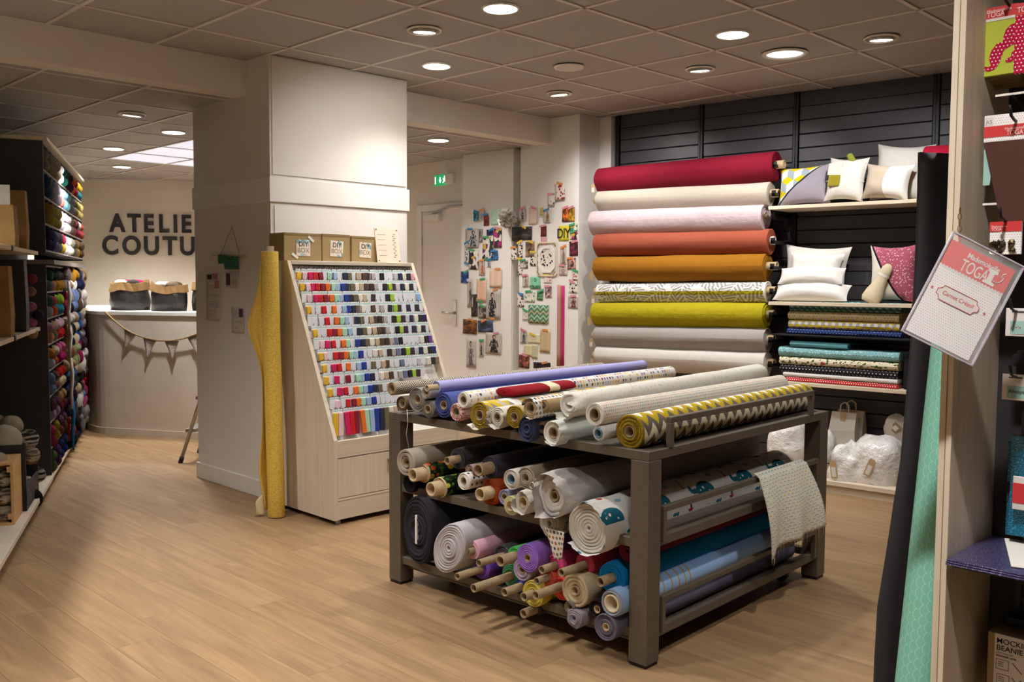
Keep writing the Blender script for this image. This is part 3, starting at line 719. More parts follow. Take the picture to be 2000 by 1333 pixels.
rr('dark navy velvet roll with wide cardboard tube',957,914,22,12,color='#221d38',u=.03,mat='velvet',tube=(.07,.02),tcol='cardboard',dz=.008)
rr('frayed orange roll with cardboard tube on the middle tier',957,962,26,13,color='#a8481f',u=.0,mat='crumple',tube=(.06,.02),tcol='cardboard_pale',wob=.12)
rr('white roll with teal core on the middle tier',999,937,20,10,color='#d5cfc4',u=-.03,tcol='blue_core',layers=5)
rr('beige roll beside the white roll with teal core',1027,935,22,9,color='#a89a86',u=-.02,layers=5)
rr('thin lilac roll squeezed at the middle shelf edge',985,972,15,8,color='#9c98b8',u=-.02)
rr('yellow-green roll with open tube at the middle shelf edge',996,989,19,11,color='#c9c794',u=-.04,tcol='cardboard_pale')
rr('white roll with curled layers beside the yellow-green roll',1021,982,22,12,color='#dcd7cd',u=-.05,wob=.10,tcol='cardboard_pale',over=(1,6.5,.03,.2))
rr('short white roll above the curled white roll',1039,949,15,5,color='#e2ded6',u=-.02)
rr('large white voile roll draped over the middle tier',1082,970,40,11,L=1.48,mat='crumple',color='#d6d0cb',u=-.05,layers=3,wob=.16,tcol='cardboard',dz=.01,over=(.6,6.6,.07,.25))
rr('crumpled cream roll below the white voile roll',1072,1024,25,5,mat='crumple',color='#bdb5a3',u=-.03,wob=.16,layers=6,tube=None)
rr('thick quilted roll printed with blue whales and boats',1150,1033,50,3,L=1.50,mat='p_whale',end='crumple',color='#d9d3c9',u=-.05,layers=7,wob=.06,tube=None,n=32,over=(1.0,5.6,.045,.10))
# dotted cloth end hanging under the cream roll
v,z,d=ru0(1085,1035,-.03); p=R0+RU*-.03+RV*v+Vector((0,0,z))
cl=thing('cloth_end','cream cloth corner with coloured dots hanging below the middle shelf','cloth',frame(p,RV*-1,(0,0,1)))
MB().grid(lambda a,b_:((a-.5)*.10*(1-b_*.55)+.02*b_,-b_*.115*(1-.25*abs(a-.5)),.006+.012*math.sin(a*7)*b_),8,8,thick=.0015,uvf=lambda a,b_:(a*.12,b_*.12)).build('cloth',M['p_coldots'],cl)
# --- bottom tier
rr('charcoal fabric bolt wound on a white board, far bottom',814,1036,67,3,color='#34323b',u=-.03,ell=(.62,1),layers=9,tube=None,wob=.03,n=36)
v,z,d=ru0(813,1040,-.035); p=R0+RU*-.035+RV*v+Vector((0,0,z))
o=[c for c in COL.objects if c.get('label','').startswith('charcoal fabric bolt')][0]
MB().box((-.006,-.006,-.062),(.3,.006,.068),bev=.002).build('board',M['paper_white'],o)
rr('white fleece bolt tilted against the charcoal bolt',876,1072,58,3,color='#c9c5c9',u=-.07,ell=(.66,1.0),layers=9,tube=None,tilt=.62,wob=.03,n=36)
def tul(label,px,py,rt,body,u=-.06,bu=.05,boff=(0,0),color='#888',mat='tulle',tc='cardboard',**kw):
    # tube end at (px,py) with radius rt; tulle body of radius `body` starts further in
    v,z,d=ru0(px,py,u); k=d/FPX
    p=R0+RU*bu+RV*v+Vector((0,0,z)); ax=RU+RV*kw.pop('dv',0)+Vector((0,0,kw.pop('dz',0)))
    return roll(label,frame(p,ax,RV),1.3,body*k,rt*k,mat,srgb(color),tube=(bu-u,.03),tcol=tc,group=RG,layers=4,wob=kw.pop('wob',.09),**kw)
tul('pale pink tulle roll beside the white fleece bolt',913,1078,7.5,19,u=-.05,bu=-.02,color='#dca3b8')
tul('deep purple tulle roll with long bare tube at the left',893,1127,7.5,22,u=-.12,bu=.02,color='#6a2ab8')
tul('black tulle roll with short tube between purple and green',935,1101,7.5,22,u=-.10,bu=.04,color='#1d1424')
tul('bright green tulle roll on the bottom tier',977,1097,11,20,u=-.06,bu=.03,color='#2cc24a')
tul('dark green tulle roll with long tube near the floor',925,1150,8.5,24,u=-.19,bu=.02,color='#178a50')
rr('violet tulle roll with round layered end on the bottom tier',1030,1091,28,8,mat='tulle',color='#8a55c4',u=-.04,layers=5)
rr('pale mauve tulle roll below the violet roll',1019,1114,22,8,mat='tulle',color='#a794ad',u=-.03,layers=4)
tul('royal blue tulle roll showing a tube, low front',985,1158,8.5,18,u=-.08,bu=.02,color='#2440c8')
tul('magenta tulle roll with kraft tube',1058,1114,8,22,u=-.05,bu=.03,color='#e0207c')
tul('crimson tulle roll with longer kraft tube beside magenta',1096,1120,8.5,24,u=-.10,bu=.04,color='#d01850')
tul('orange-red tulle roll between yellow and magenta',1048,1136,7.5,19,u=-.06,bu=.00,color='#dc4a28')
tul('yellow tulle roll near the floor',1023,1167,9,27,u=-.08,bu=-.03,color='#cdbb36')
tul('scarlet tulle roll with protruding tube near the floor',1046,1164,9,29,u=-.13,bu=.02,color='#ee2a22')
tul('navy tulle roll hanging lowest with a lone tube',1022,1200,9,13,u=-.07,bu=.0,color='#191a2e')
rr('cream felt roll with plastic core on the bottom tier',1122,1155,33,10,color='#c9b896',u=-.03,layers=3,tcol='cardboard_pale')
rr('open grey cardboard roll under the cream felt',1112,1187,12,9,color='#7d746c',u=-.04)
rr('crumpled pale lilac fabric roll near the floor',1120,1210,19,4,mat='crumple',color='#a6a0ac',u=-.05,wob=.2,tube=None,L=1.2)
rr('dark brown satin roll beside the light blue roll',1166,1191,19,8,color='#2b1d1c',u=-.03,tcol='cardboard_pale')
rr('wine red roll at the back of the bottom tier',1225,1078,22,4,color='#5c0d22',u=.02,tube=None)
tul('bright blue felt roll behind the light blue roll',1172,1138,10,31,u=-.05,bu=.02,color='#1488d0',mat='fabric',wob=.03)
# light blue roll with golden rings
def P_rings(t,x,y):
    m=None
    for p in (.27,.325,.375,.42,.455):
        q=(x-p).abs().lt(.0042); m=q if m is None else m.mx(q)
    return t.mix(srgb('#93b6e0'),srgb('#b08d52'),m)
printed('p_rings',P_rings)
rr('light blue roll with golden rings, nearest on the bottom tier',1194,1180,27,18,mat='p_rings',end='smooth',color='#9aa3b5',u=-.04,tcol='paper_cream',layers=3)
rr('grey-mauve jersey roll lowest beside the near leg',1183,1226,27,8,color='#6f6a7c',u=-.04,layers=5,tcol='cardboard_pale')
# printed cloth hanging over the guard
def vv(x,y,off): p=onplane(x,y,R0-RV*off,RV); return p
TL,TR,BL,BR=vv(1474,926,.0),vv(1566,897,.0),vv(1493,1087,.05),vv(1601,1024,.07)
ck=thing('draped_cloth','cream remnant with blue arches and yellow sails draped over the side rail','cloth',frame(TL,RU,RV*-1))
inv=ck.matrix_world.inverted()
def cf(a,b_):
    top=TL.lerp(TR,a); bot=BL.lerp(BR,a); p=top.lerp(bot,b_)
    p=p-RV*(.018*math.sin(a*13+b_*1.5)*b_+.016+.02*math.sin(b_*PI)); p=p+Vector((0,0,-.010*math.sin(a*9+1)*b_))
    if b_<.0001: p=p+RV*.02
    return inv@p
MB().grid(lambda a,b_:cf(a,b_),28,22,thick=.0012,uvf=lambda a,b_:(a*.30,-b_*.36)).build('cloth',M['p_fish'],ck)
mb=MB()
for i in range(26):
    p=cf(random.random(),1); mb.tube([p,p+Vector((random.uniform(-.006,.006),-.0,0))+inv.to_3x3()@Vector((0,0,-random.uniform(.008,.05)))],.0006,3)
mb.build('frayed_threads',M['paper_cream'],ck,kind='stuff')
# loose thread hanging from the corner roll
v,z,d=ru0(795,800,-.07); p=R0-RU*.07+RV*v+Vector((0,0,z)); v2,z2,_=ru0(798,876,-.07)
MB().tube([(0,0,0),(0,-.006,-.06),(0,.006,-.11),(0,-.012,z2-z)],.0011,4).build('loose_thread',M['paper_white'],None,Matrix.Translation(p),label='long pale thread hanging off the far corner of the rack top',cat='thread')
# ================================================================ zip display cabinet
ORD=['first','second','third','fourth','fifth','sixth','seventh','eighth','ninth','tenth','eleventh','twelfth','thirteenth','fourteenth','fifteenth','sixteenth','seventeenth','eighteenth','nineteenth','twentieth','twenty-first','twenty-second','twenty-third','twenty-fourth','twenty-fifth','twenty-sixth']
CX0,CX1,CY0,CYT,CYB,ZK,ZT=2.975,3.935,4.374,4.845,5.128,.49,1.515
cb=thing('zip_display_cabinet','pale wood display cabinet with slanted front full of carded zips','display cabinet',Matrix.Translation((0,0,0)))
prof=[(CY0,.03),(CY0,ZK),(CYT,ZT),(CYB,ZT),(CYB,.03)]
for x in (CX0,CX1-.024):
    MB().prism(prof,0,.024,Matrix(((0,0,1,x),(1,0,0,0),(0,1,0,0),(0,0,0,1)))).build('side_panel',M['pale_wood'],cb)
sl=Vector((0,CYT-CY0,ZT-ZK)).normalized(); sn=Vector((0,-sl.z,sl.y))
def slope(x,t,off=0):   # t: 0 at the knee, 1 at the top; off: out of the slope
    return Vector((x,CY0,ZK)).lerp(Vector((x,CYT,ZT)),t)+sn*off
MB().prism([(CY0+.05,ZK-.02),(CYT+.05,ZT-.03),(CYT+.07,ZT-.03),(CY0+.07,ZK-.02)],CX0+.024,CX1-.024,Matrix(((0,0,1,0),(1,0,0,0),(0,1,0,0),(0,0,0,1)))).build('back_panel',M['white_gloss'],cb)
MB().box((CX0+.024,CYT-.01,ZT-.024),(CX1-.024,CYB,ZT),bev=.002).build('top_board',M['pale_wood_x'],cb)
def fz(y): return ony(655,y,CY0).z
z1,z2,z3=.400,.385,.150
MB().box((CX0+.024,CY0+.004,z1),(CX1-.024,CY0+.024,ZK-.006),bev=.002).build('front_board',M['pale_wood_x'],cb)
MB().box((CX0+.024,CY0+.002,z2+.002),(CX1-.024,CY0+.06,z1-.001),bev=.001).build('rail',M['pale_wood_x'],cb)
for a,b in ((CX0+.027,(CX0+CX1)/2-.002),((CX0+CX1)/2+.002,CX1-.027)):
    d=MB().box((a,CY0+.004,z3+.004),(b,CY0+.022,z2-.003),bev=.002).build('flap_door',M['pale_wood'],cb)
    hx=b-.10 if a<3.2 else a+.05
    MB().box((hx,CY0-.022,z2-.052),(hx+.08,CY0-.018,z2-.046)).box((hx,CY0-.022,z2-.085),(hx+.08,CY0-.019,z2-.046)).box((hx,CY0-.022,z2-.05),(hx+.08,CY0+.004,z2-.046)).build('handle',M['chrome'],d)
MB().box((CX0+.024,CY0+.002,z3-.012),(CX1-.024,CY0+.06,z3),bev=.001).build('rail',M['pale_wood_x'],cb)
MB().box((CX0+.024,CY0+.004,.03),(CX1-.024,CY0+.022,z3-.013),bev=.002).build('plinth_board',M['pale_wood_x'],cb)
for x in (CX0+.05,CX1-.07):
    for y in (CY0+.04,CYB-.06): MB().lathe([(0,.018),(.03,.014)],10,axis='z').build('glide',M['alu'],cb,Matrix.Translation((x,y,0)))
hk=MB().tube([(0,.02,0),(0,-.035,.004),(0,-.046,.010),(0,-.050,.022)],.0016,5).mesh('hook',M['black_metal'])
t=MT('zip_tape',.6); t.col(t.ocol()); 
ox,oy,oz_=t.objxyz(); t.bump(((oz_*900).sin()*.5),.4,.001); M['zip_tape']=t.m
t=MT('zip_card',.55); x_,y_,z_=t.objxyz(); r_=t.orand()
band=(z_+.012).abs().lt(.004); lines=((z_*700).sin().gt(.3))*z_.lt(-.02); c=t.mix(srgb('#eeeef0'),srgb('#6cc0b0'),band*.55); c=t.mix(c,srgb('#9aa3b8'),lines*.35); t.col(c); M['zip_card']=t.m
card=MB().prism([(-.0182,-.066),(.0182,-.066),(.0182,-.006),(.011,0),(-.011,0),(-.0182,-.006)],-.0006,.0006,Matrix(((1,0,0,0),(0,0,-1,0),(0,1,0,0),(0,0,0,1)))).mesh('card',M['zip_card'])
def ziptape(h):
    mb=MB().box((-.0155,-.014,-.026-h),(.0155,-.001,-.022),bev=.003); mb.box((-.0025,-.0145,-.027-h),(.0025,-.011,-.03),bev=.001); return mb.mesh('zip_tape',M['zip_tape'])
zt=ziptape(.042); ztl=ziptape(.13); zback=MB().box((-.0135,.001,-.064),(.0135,.012,-.03),bev=.003).mesh('zip_tape',M['zip_tape'])
ZC_=[('yellow','#e3b52e'),('pale pink','#e9c6cf'),('hot pink','#d3145f'),('red','#cf1420'),('dark red','#8d1128'),('orange','#e8701c'),('mint','#a9d9b9'),('light blue','#9fb9d8'),('royal blue','#1c3796'),('navy','#232a45'),('olive','#6e6449'),('cream','#e6dfd0'),('beige','#c4ad90'),('brown','#56402f'),('dark brown','#3a2c27'),('stone grey','#b5aea8'),('slate blue','#6c7292'),('black','#222126'),('lime','#a3c83a'),('plum','#42273c'),('silver','#c9c6ca'),('midnight blue','#272c45'),('ivory','#e6e0cf'),('charcoal','#2c2d31'),('lilac','#b79fc9')]
LAST=[('blush','#e3a9b4'),('coral','#e38d7d'),('sky blue','#8fb4d8'),('camel','#a9855a'),('violet','#3b2260'),('scarlet','#c31425'),('purple','#7348a8'),('indigo','#22317a'),('taupe','#8a7766'),('rose','#d98a9c')]
NC=25; rz=random.Random(5)
tr=[.955-.0655*k for k in range(13)]
for k in range(13):
    n=NC if k<9 else (21 if k==9 else 14)
    for i in range(n):
        x=CX0+.05+i*(CX1-CX0-.10)/(NC-1)
        nm,c=ZC_[i]
        if i==NC-1: nm,c=LAST[k%len(LAST)]
        p=slope(x+.0,tr[k],-.025); inst(hk,'hook',cb,Matrix.Translation(p))
        q=p+Vector((rz.uniform(-.002,.002),-.040+rz.uniform(-.005,.003),.008))
        R=Matrix.Translation(q)@Matrix.Rotation(rz.uniform(-.10,.10),4,'Z')@Matrix.Rotation(rz.uniform(-.10,.10),4,'Y')@Matrix.Rotation(-.10,4,'X')
        o=inst(card,'zip_pack',None,None); o.matrix_world=R
        long=k==12; front=long or rz.random()>.30
        tag(o,f"{nm} {'long ' if long else ''}zip on a white card, {ORD[i]} in the {ORD[k] if not long else 'bottom'} row of the display",'zip','carded zips on the slanted display')
        inst(ztl if long else (zt if front else zback),'zip_tape',o,None,srgb(c))
# --- things on the cabinet
def P_label(bg,cols):
    t=MT('label',.7); x,y=t.uv(); return t
t=MT('diy_label',.7); x,y,z=t.objxyz(); rn=t.orand(); d=t.voro(t.comb(x*28+rn*9,z*28,0),1,1)
a_=t.white(t.comb((x*34+rn*5).floor(),(z*34+x*20).floor(),0)); tri=a_.gt(.6)*((x*x+z*z).gt(.0012))
t.col(t.mix(srgb('#e9dccb'),t.ramp(a_,[(.6,srgb('#7fa8ab')),(.8,srgb('#d9b8a0')),(.9,srgb('#a9c0bf'))],True),tri)); M['diy_label']=t.m
YB1=4.93
bx=[(555,628,458,507,'largest, beside the yellow roll',.0),(629,685,460,507,'in the middle of the three',.04),(686,739,464,508,'next to the pink card',.06)]
for (a,b,c,d,w_,rot) in bx:
    p=ony(a,d,YB1); q=ony(b,c,YB1); wd_=q.x-p.x; hh=q.z-ZT
    B=thing('diy_box',f'closed kraft craft box with DIY BOX label, {w_}','box',at(((p.x+q.x)/2,YB1,ZT),rot),'kraft boxes on the zip display')
    MB().box((-wd_/2,0,0),(wd_/2,.17,hh),bev=.003).build('carton',M['kraft'],B)
    MB().box((-wd_/2+.003,-.002,hh-.012),(wd_/2-.003,.165,hh+.002),bev=.001).build('lid_flap',M['kraft_dark'],B)
    s=.098
    lb=MB().box((-s/2,-.003,-s/2),(s/2,-.001,s/2)).build('sticker',M['diy_label'],B,Matrix.Translation((0,0,hh*.48))@Matrix.Rotation(.05 if a>600 else 0,4,'Y'))
    for txt,zz in (('DIY',.008),('BOX',-.03)):
        inst(text_mesh(txt,.042,M['letter_black'] if txt=='DIY' else M['cardboard'],.0004,.01 if txt=='DIY' else 0,1.0,'CENTER'),'lettering',lb,Matrix.Translation((0,-.0035,zz))@Matrix.Rotation(PI/2,4,'X'))
    if a<560:
        for (u,v) in ((.055,.055),(-.06,-.05)):
            MB().box((-.025,-.0045,-.008),(.025,-.0033,.008)).build('tape',M['paper_white'],lb,Matrix.Translation((u,0,v))@Matrix.Rotation(.7 if u>0 else .6,4,'Y'))
p=ony(738,507,4.90); q=ony(791,440,4.90)
E_=thing('pink_card','pale pink printed card with corner fixings leaning on the pillar','card',at((p.x,4.90,ZT),-.05)@Matrix.Rotation(-.18,4,'X'))
plain('pink_paper','#ead3bf',.6); plain('print_grey','#a08d80',.8); plain('gold','#a98545',.3,.9)
wq=q.x-p.x-.04; hq=q.z-p.z
MB().box((0,0,0),(wq,.006,hq),bev=.001).build('panel',M['pink_paper'],E_)
for i in range(5): MB().box((.02,-.001,hq*(.2+.15*i)),(.02+.06,.0005,hq*(.2+.15*i)+.002)).build('print_line',M['print_grey'],E_)
for i in range(12): MB().box((wq*.72+.01*(i%2),-.001,hq*(.15+.06*i)),(wq*.72+.016+.01*(i%2),.0005,hq*(.15+.06*i)+.006)).build('print_mark',M['print_grey'],E_)
for u in (.012,wq-.012):
    for v in (.012,hq-.012): MB().lathe([(-.004,.0005),(-.004,.005),(0,.005)],10,axis='x').build('stud',M['gold'],E_,Matrix.Translation((u,0,v))@Matrix.Rotation(PI/2,4,'Z'))
# --- yellow roll standing on the floor
yb=Vector((2.852,4.79,0)); yt=Vector((2.858,4.845,1.565))
yr_=roll('tall mustard yellow fabric roll standing between pillar and zip display',frame(yb,yt-yb,(1,0,0)),1.565,.050,.026,'p_yellowleaf',end='cardboard_pale',tube=(0,.03),wob=.06,layers=2,name='fabric_roll')
iv=yr_.matrix_world.inverted()
def flap(a,b):   # a across, b from top to bottom
    z=1.50-1.46*b; base=yb.lerp(yt,z/1.565)
    wdt=.014+.055*math.exp(-((b-.24)/.13)**2)+.022*math.exp(-((b-.85)/.12)**2)
    out=Vector((-.64,.70,0)); side=Vector((-.7,-.7,0))
    p=base+out*(.046+a*wdt*1.45)+side*(.02*math.sin(a*5+b*4)+.012*math.sin(b*11)*a)
    p.z=z-.06*a*(1-b)+.03*a*math.sin(b*3); return iv@p
MB().grid(flap,10,40,thick=.0012,uvf=lambda a,b:(b*1.4,a*.2)).build('loose_flap',M['p_yellowleaf'],yr_)
plain('pale_backing','#d9c79a',.85)
MB().grid(lambda a,b:iv@(Vector((2.80,4.84,.0))+Vector((-.05*a-.01*b,.04*a+.012*math.sin(a*6),.006+.13*b*(1-a)))+Vector((-.03,.01,0))*math.sin(a*5)*.4),8,8,thick=.001).build('loose_backing',M['pale_backing'],yr_)
# ================================================================ papers and knitting on the pillar side
XP=3.044
def pin_sheet(name,label,cat,x0,y0,x1,y1,X,mat,sub=[],rot=0,group=None,th=.0012,curl=.004):
    a=onx(x0,y0,X); b=onx(x1,y1,X); cy,cz=(a.y+b.y)/2,(a.z+b.z)/2; hw=abs(a.y-b.y)/2; hh=abs(a.z-b.z)/2
    # local x: to the viewer's right (-Y), local y up, local z out of the wall (-X)
    F=Matrix(((0,0,-1,X),(-1,0,0,cy),(0,1,0,cz),(0,0,0,1)))@Matrix.Rotation(rot,4,'Z')
    o=MB().grid(lambda u,v:((u-.5)*2*hw,(v-.5)*2*hh,.002+curl*(max(0,abs(v-.5)*2-.6)**2+.3*max(0,abs(u-.5)*2-.6)**2)*2),4,6,thick=th).build(name,mat,None,F)
    tag(o,label,cat,group)
    for (n,u0,v0,u1,v1,m) in sub:   # fractions from the top left
        MB().box(((u0-.5)*2*hw,(.5-v1)*2*hh,.0035),((u1-.5)*2*hw,(.5-v0)*2*hh,.0048)).build(n,m,o)
    return o
t=MT('newsprint',.85); x,y,z=t.objxyz(); ln=((y*520).sin().gt(.1))*t.noise(t.comb(x*70,y*520/6.28,0),1,2).gt(.42); t.col(t.mix(srgb('#cfc6bd'),srgb('#8d857f'),ln*.7)); M['newsprint']=t.m
t=MT('sheet',.8); t.col(srgb('#cfc7be')); M['sheet']=t.m
plain('pic_pink','#b0707a',.8); plain('pic_plum','#5b3d55',.8); plain('pic_dark','#3c3236',.8); plain('pic_grey','#8f8781',.8)
pin_sheet('printed_sheet','long pinned knitting pattern sheet with pink pictures on the pillar','paper',403,535,432,626,XP,M['sheet'],[('picture',.1,.02,.42,.12,M['pic_dark']),('picture',.48,.0,.85,.12,M['pic_pink']),('picture',.62,.14,.92,.32,M['pic_pink']),('text_block',.08,.24,.52,.34,M['newsprint']),('text_block',.08,.42,.92,.52,M['newsprint']),('text_block',.05,.58,.9,.75,M['newsprint']),('text_block',.05,.78,.6,.92,M['newsprint'])])
pin_sheet('printed_sheet','small pinned sheet with purple picture below the green knitting','paper',442,532,466,562,XP,M['sheet'],[('picture',.02,.1,.35,.85,M['pic_plum']),('text_block',.45,.1,.9,.3,M['newsprint']),('text_block',.45,.45,.9,.8,M['newsprint'])])
pin_sheet('printed_sheet','pinned sheet with figure picture, lowest on the pillar','paper',453,600,478,652,XP,M['sheet'],[('picture',.6,.05,.92,.38,M['pic_plum']),('text_block',.05,.1,.5,.45,M['newsprint']),('text_block',.05,.5,.9,.62,M['newsprint']),('text_block',.05,.72,.6,.92,M['newsprint'])])
nd=thing('knitting_sample','green knitted swatches on a wooden needle hung from a thread','knitting',Matrix.Translation(onx(454,500,XP)))
c0=onx(454,500,XP)
def L_(x,y,o=.012): q=onx(x,y,XP)-c0; return (q.x-o,q.y,q.z)
MB().tube([L_(418,499),L_(478,501)],[.002,.0045],8).build('needle',M['crate_wood'],nd); MB().sphere(L_(481,501),.011,10,6).build('needle_knob',M['crate_wood'],nd)
MB().tube([L_(434,496,.008),L_(454,443,.003),L_(470,497,.008)],.0012,4).build('hanging_thread',M['letter_black'],nd)
t=MT('knit_green',.9); x,y,z=t.objxyz(); t.col(t.mix(srgb('#3f8a6c'),srgb('#2c6a51'),((z*420).sin()*.5+.5))); t.bump((z*420).sin()*((y*420).sin()),.8,.004); M['knit_green']=t.m
for (a,b,c,d) in ((431,498,444,515),(443,499,454,526),(454,500,470,526)):
    p=Vector(L_(a,b,.016)); q=Vector(L_(c,d,.016))
    MB().grid(lambda u,v:(p.x-.006*math.sin(u*7+v*3),p.y+(q.y-p.y)*u,p.z+(q.z-p.z)*v),6,6,thick=.004).build('knitted_swatch',M['knit_green'],nd)
# ================================================================ black wall: rolls, shelves, cushions
def wl(s,d,z): return W0+Wd*s+Wn*d+Vector((0,0,z))
def wpx(x,y,d):
    p=onplane(x,y,W0+Wn*d,Wn); q=p-W0; return q.dot(Wd),p.z
WG='fabric rolls stacked on the black wall'
rolls=[('deep red linen roll, topmost of the wall stack',(1172,352),(1518,322),24,'#7c1228','fabric',.03),
('natural beige linen roll, second from the top of the wall',(1172,391),(1506,378),20,'#bfb5a6','fabric',.03),
('pale pink linen roll on the wall above the terracotta one',(1160,434),(1496,423),23,'#d3bfc3','crumple',.03),
('terracotta roll on the black wall above the ochre one',(1168,476),(1508,470),21,'#a65640','fabric',.03),
('ochre roll on the black wall with protruding cardboard tube',(1169,523),(1500,520),23,'#a36c1c','fabric',.03),
('white roll with grey feather leaves on the wall',(1172,570),(1500,568),17,None,'p_leaf',.03),
('bright yellow roll on the black wall',(1164,611),(1500,614),22,'#b5a71c','crumple',.032),
('light grey roll with a wavy hem on the wall',(1168,655),(1500,662),20,'#a9a39c','fabric',.04),
('white cotton roll, lowest of the wall stack',(1170,694),(1500,709),20,'#d8d3cb','fabric',.04)]
plain('tag_paper','#b79a70',.8); plain('tag_white','#d9d4cc',.7)
brk=MB().box((-.014,-.30,-.012),(.014,0,.012),bev=.002).box((-.017,-.006,-.05),(.017,.0,.04)).box((-.014,-.30,-.012),(.014,-.285,.03)).mesh('bracket_arm',M['black_metal'])
for i,(lb,l,r,rp,c,m,dr) in enumerate(rolls):
    D=.24
    s0,z0=wpx(*l,D); s1,z1=wpx(*r,D); z=(z0+z1)/2
    k=((wl((s0+s1)/2,D,z)-CO).dot(CF))/FPX
    P0=wl(s1,D,z1); P1=wl(s0,D,z0)
    # local x from the near (right) end to the far (left) end
    pr=[.055,.06,.0,.02,.07,.06,.05,.05,.05][i]
    o=roll(lb,frame(P0,P1-P0,Vector((0,0,1)).cross(P1-P0)),(P1-P0).length,rp*k,.030,m,srgb(c) if c else None,end='paper_white' if m=='p_leaf' else None,tube=(pr,.05 if i in (1,4,7,8,5) else .015),tcol='cardboard_pale' if i!=3 else 'paper_white',droop=dr,layers=4,wob=.07,group=WG,n=36)
    tg=[0,None,None,None,1,0,1,0,1][i]
    if tg is not None:
        q=wl(s0-.055,D+.02,z0-.03)
        T=thing('price_tag',f"small {'kraft' if tg else 'white'} tag hanging at the left end of the {lb.split(' roll')[0]} roll",'tag',frame(q,Wd,(0,0,1)),'tags on the wall rolls')
        MB().prism([(-.018,-.075),(.018,-.075),(.018,-.008),(.010,0),(-.010,0),(-.018,-.008)],-.0008,.0008).build('tag_card',M['tag_paper'],T)
        MB().tube([(0,-.004,0),(.01,.02,-.02),(.03,.04,-.02)],.0012,4).build('string',M['paper_white'],T)
        if not tg: MB().box((-.013,-.065,.0009),(.013,-.03,.0016)).build('sticker',M['tag_white'],T)
for s in (.055,1.56):
    for i,(lb,l,r,rp,c,m,dr) in enumerate(rolls):
        z=wpx(*l,.24)[1]+(wpx(*r,.24)[1]-wpx(*l,.24)[1])*(s-.05)/1.5
        inst(brk,'bracket_arm',wr,Matrix.Translation((s,-.004,z-.014)))
# red roll further along the wall, above the leaning black sheet
s0,z0=wpx(1815,289,.24); o=roll('crimson roll on the wall peeping over the black sheet',frame(wl(s0+.9,.24,z0-.075),-Wd,(0,0,1)),.92,.085,.03,'fabric',srgb('#a31532'),tube=(.02,.02),layers=3,group=WG)
# --- shelves
def shelf(name,label,mat,z,d,s0=1.60,s1=2.55,t=.025,m2=None):
    S_=thing(name,label,'shelf',FW@Matrix.Translation((0,0,0)))
    MB().box((s0,-d,z-t),(s1,-.004,z),bev=.002).build('board',mat,S_)
    for s in (s0+.004,s1-.01):
        MB().prism([(-.01,z-t),(-d+.04,z-t),(-.01,z-t-.06)],0,.004,Matrix(((0,0,1,s),(1,0,0,0),(0,1,0,0),(0,0,0,1)))).build('bracket',M['black_metal'],S_)
    return S_
SH1=wpx(1640,396,.35)[1]; SH2=1.262; SH3=1.035; SH4=.70
shelf('wall_shelf','upper pale shelf carrying the patterned cushions',M['pale_wood_x'],SH1,.35,1.545)
shelf('wall_shelf','second pale shelf carrying white cushions',M['pale_wood_x'],SH2,.38,1.575)
shelf('wall_shelf','thin dark grey shelf with folded fabric bolts',M['black_metal'],SH3,.36,1.60,t=.012)
shelf('wall_shelf','pale shelf with turquoise and red folded fabrics',M['pale_wood_x'],SH4,.36,1.60,2.575)
fs=thing('floor_shelf','low pale wooden plinth shelf with bags of wadding','shelf',FW)
MB().box((1.6,-.58,.055),(2.556,-.01,.085),bev=.002).build('board',M['pale_wood_x'],fs); MB().box((1.6,-.56,0),(2.556,-.545,.055)).build('kick_board',M['pale_wood_x'],fs)
# --- cushions
def pillow_mesh(w,h,t,n=16,lump=.0,seed=0,pin=.10):
    def f(sg):
        def g(u,v):
            x,y=u*2-1,v*2-1
            e=max(0,(1-abs(x)**2.6))*max(0,(1-abs(y)**2.6)); z=sg*t/2*e**.55
            px=x*w/2*(1-pin*(1-y*y)*abs(x)**3); py=y*h/2*(1-pin*(1-x*x)*abs(y)**3)
            z+=lump*nz(x*1.7+seed,y*1.7,sg)*e+lump*.5*nz(x*4+seed,y*4,sg+5)*e
            return (px,py,z)
        return g
    mb=MB(); uvf=lambda u,v:((u-.5)*w,(v-.5)*h)
    mb.grid(f(1),n,n,uvf=uvf)
    b=MB().grid(lambda u,v:f(-1)(1-u,v),n,n,uvf=uvf); mb.add(b.v,b.f,b.uv,0,True)
    return mb
def cushion(label,x0,y0,x1,y1,d,mat,t=.14,lean=.18,rot=0,yaw=0,color=None,lump=.012,pin=.12,group='cushions on the wall shelves',seed=0,z=None,parts=None,cat='cushion',name='cushion'):
    s0,za=wpx(x0,y1,d); s1,zb=wpx(x1,y0,d); w=s1-s0; h=zb-za
    c=wl((s0+s1)/2,d,(za+zb)/2 if z is None else z+h/2)
    # local x along the wall to the right of the viewer, y up, z towards the room
    F=Matrix(((Wd.x,0,Wn.x,c.x),(Wd.y,0,Wn.y,c.y),(0,1,0,c.z),(0,0,0,1)))
    F=F@Matrix.Rotation(yaw,4,'Y')@Matrix.Rotation(-lean,4,'X')@Matrix.Rotation(rot,4,'Z')
    T=thing(name,label,cat,F,group)
    pillow_mesh(w,h,t,16,lump,seed,pin).build('cover',mat,T,color=srgb(color) if color else None)
    if parts: parts(T,w,h,t)
    return T
def P_cush1(t,x,y):
    cub=P_cubes('#c2ae14','#8f9ba1','#d8d6d0',.125)(t,x,y)
    dg=(x*.85+.02-y); side=dg.gt(0); pip=dg.abs().lt(.008)
    c=t.mix(cub,srgb('#8f8892'),side); cr=((x+.15)*(-1)+(y-.06)).gt(.14)
    c=t.mix(c,srgb('#d9d5cd'),((x+y)*-1+.33).lt(.0)*0+cr); return t.mix(c,srgb('#2b2a33'),pip)
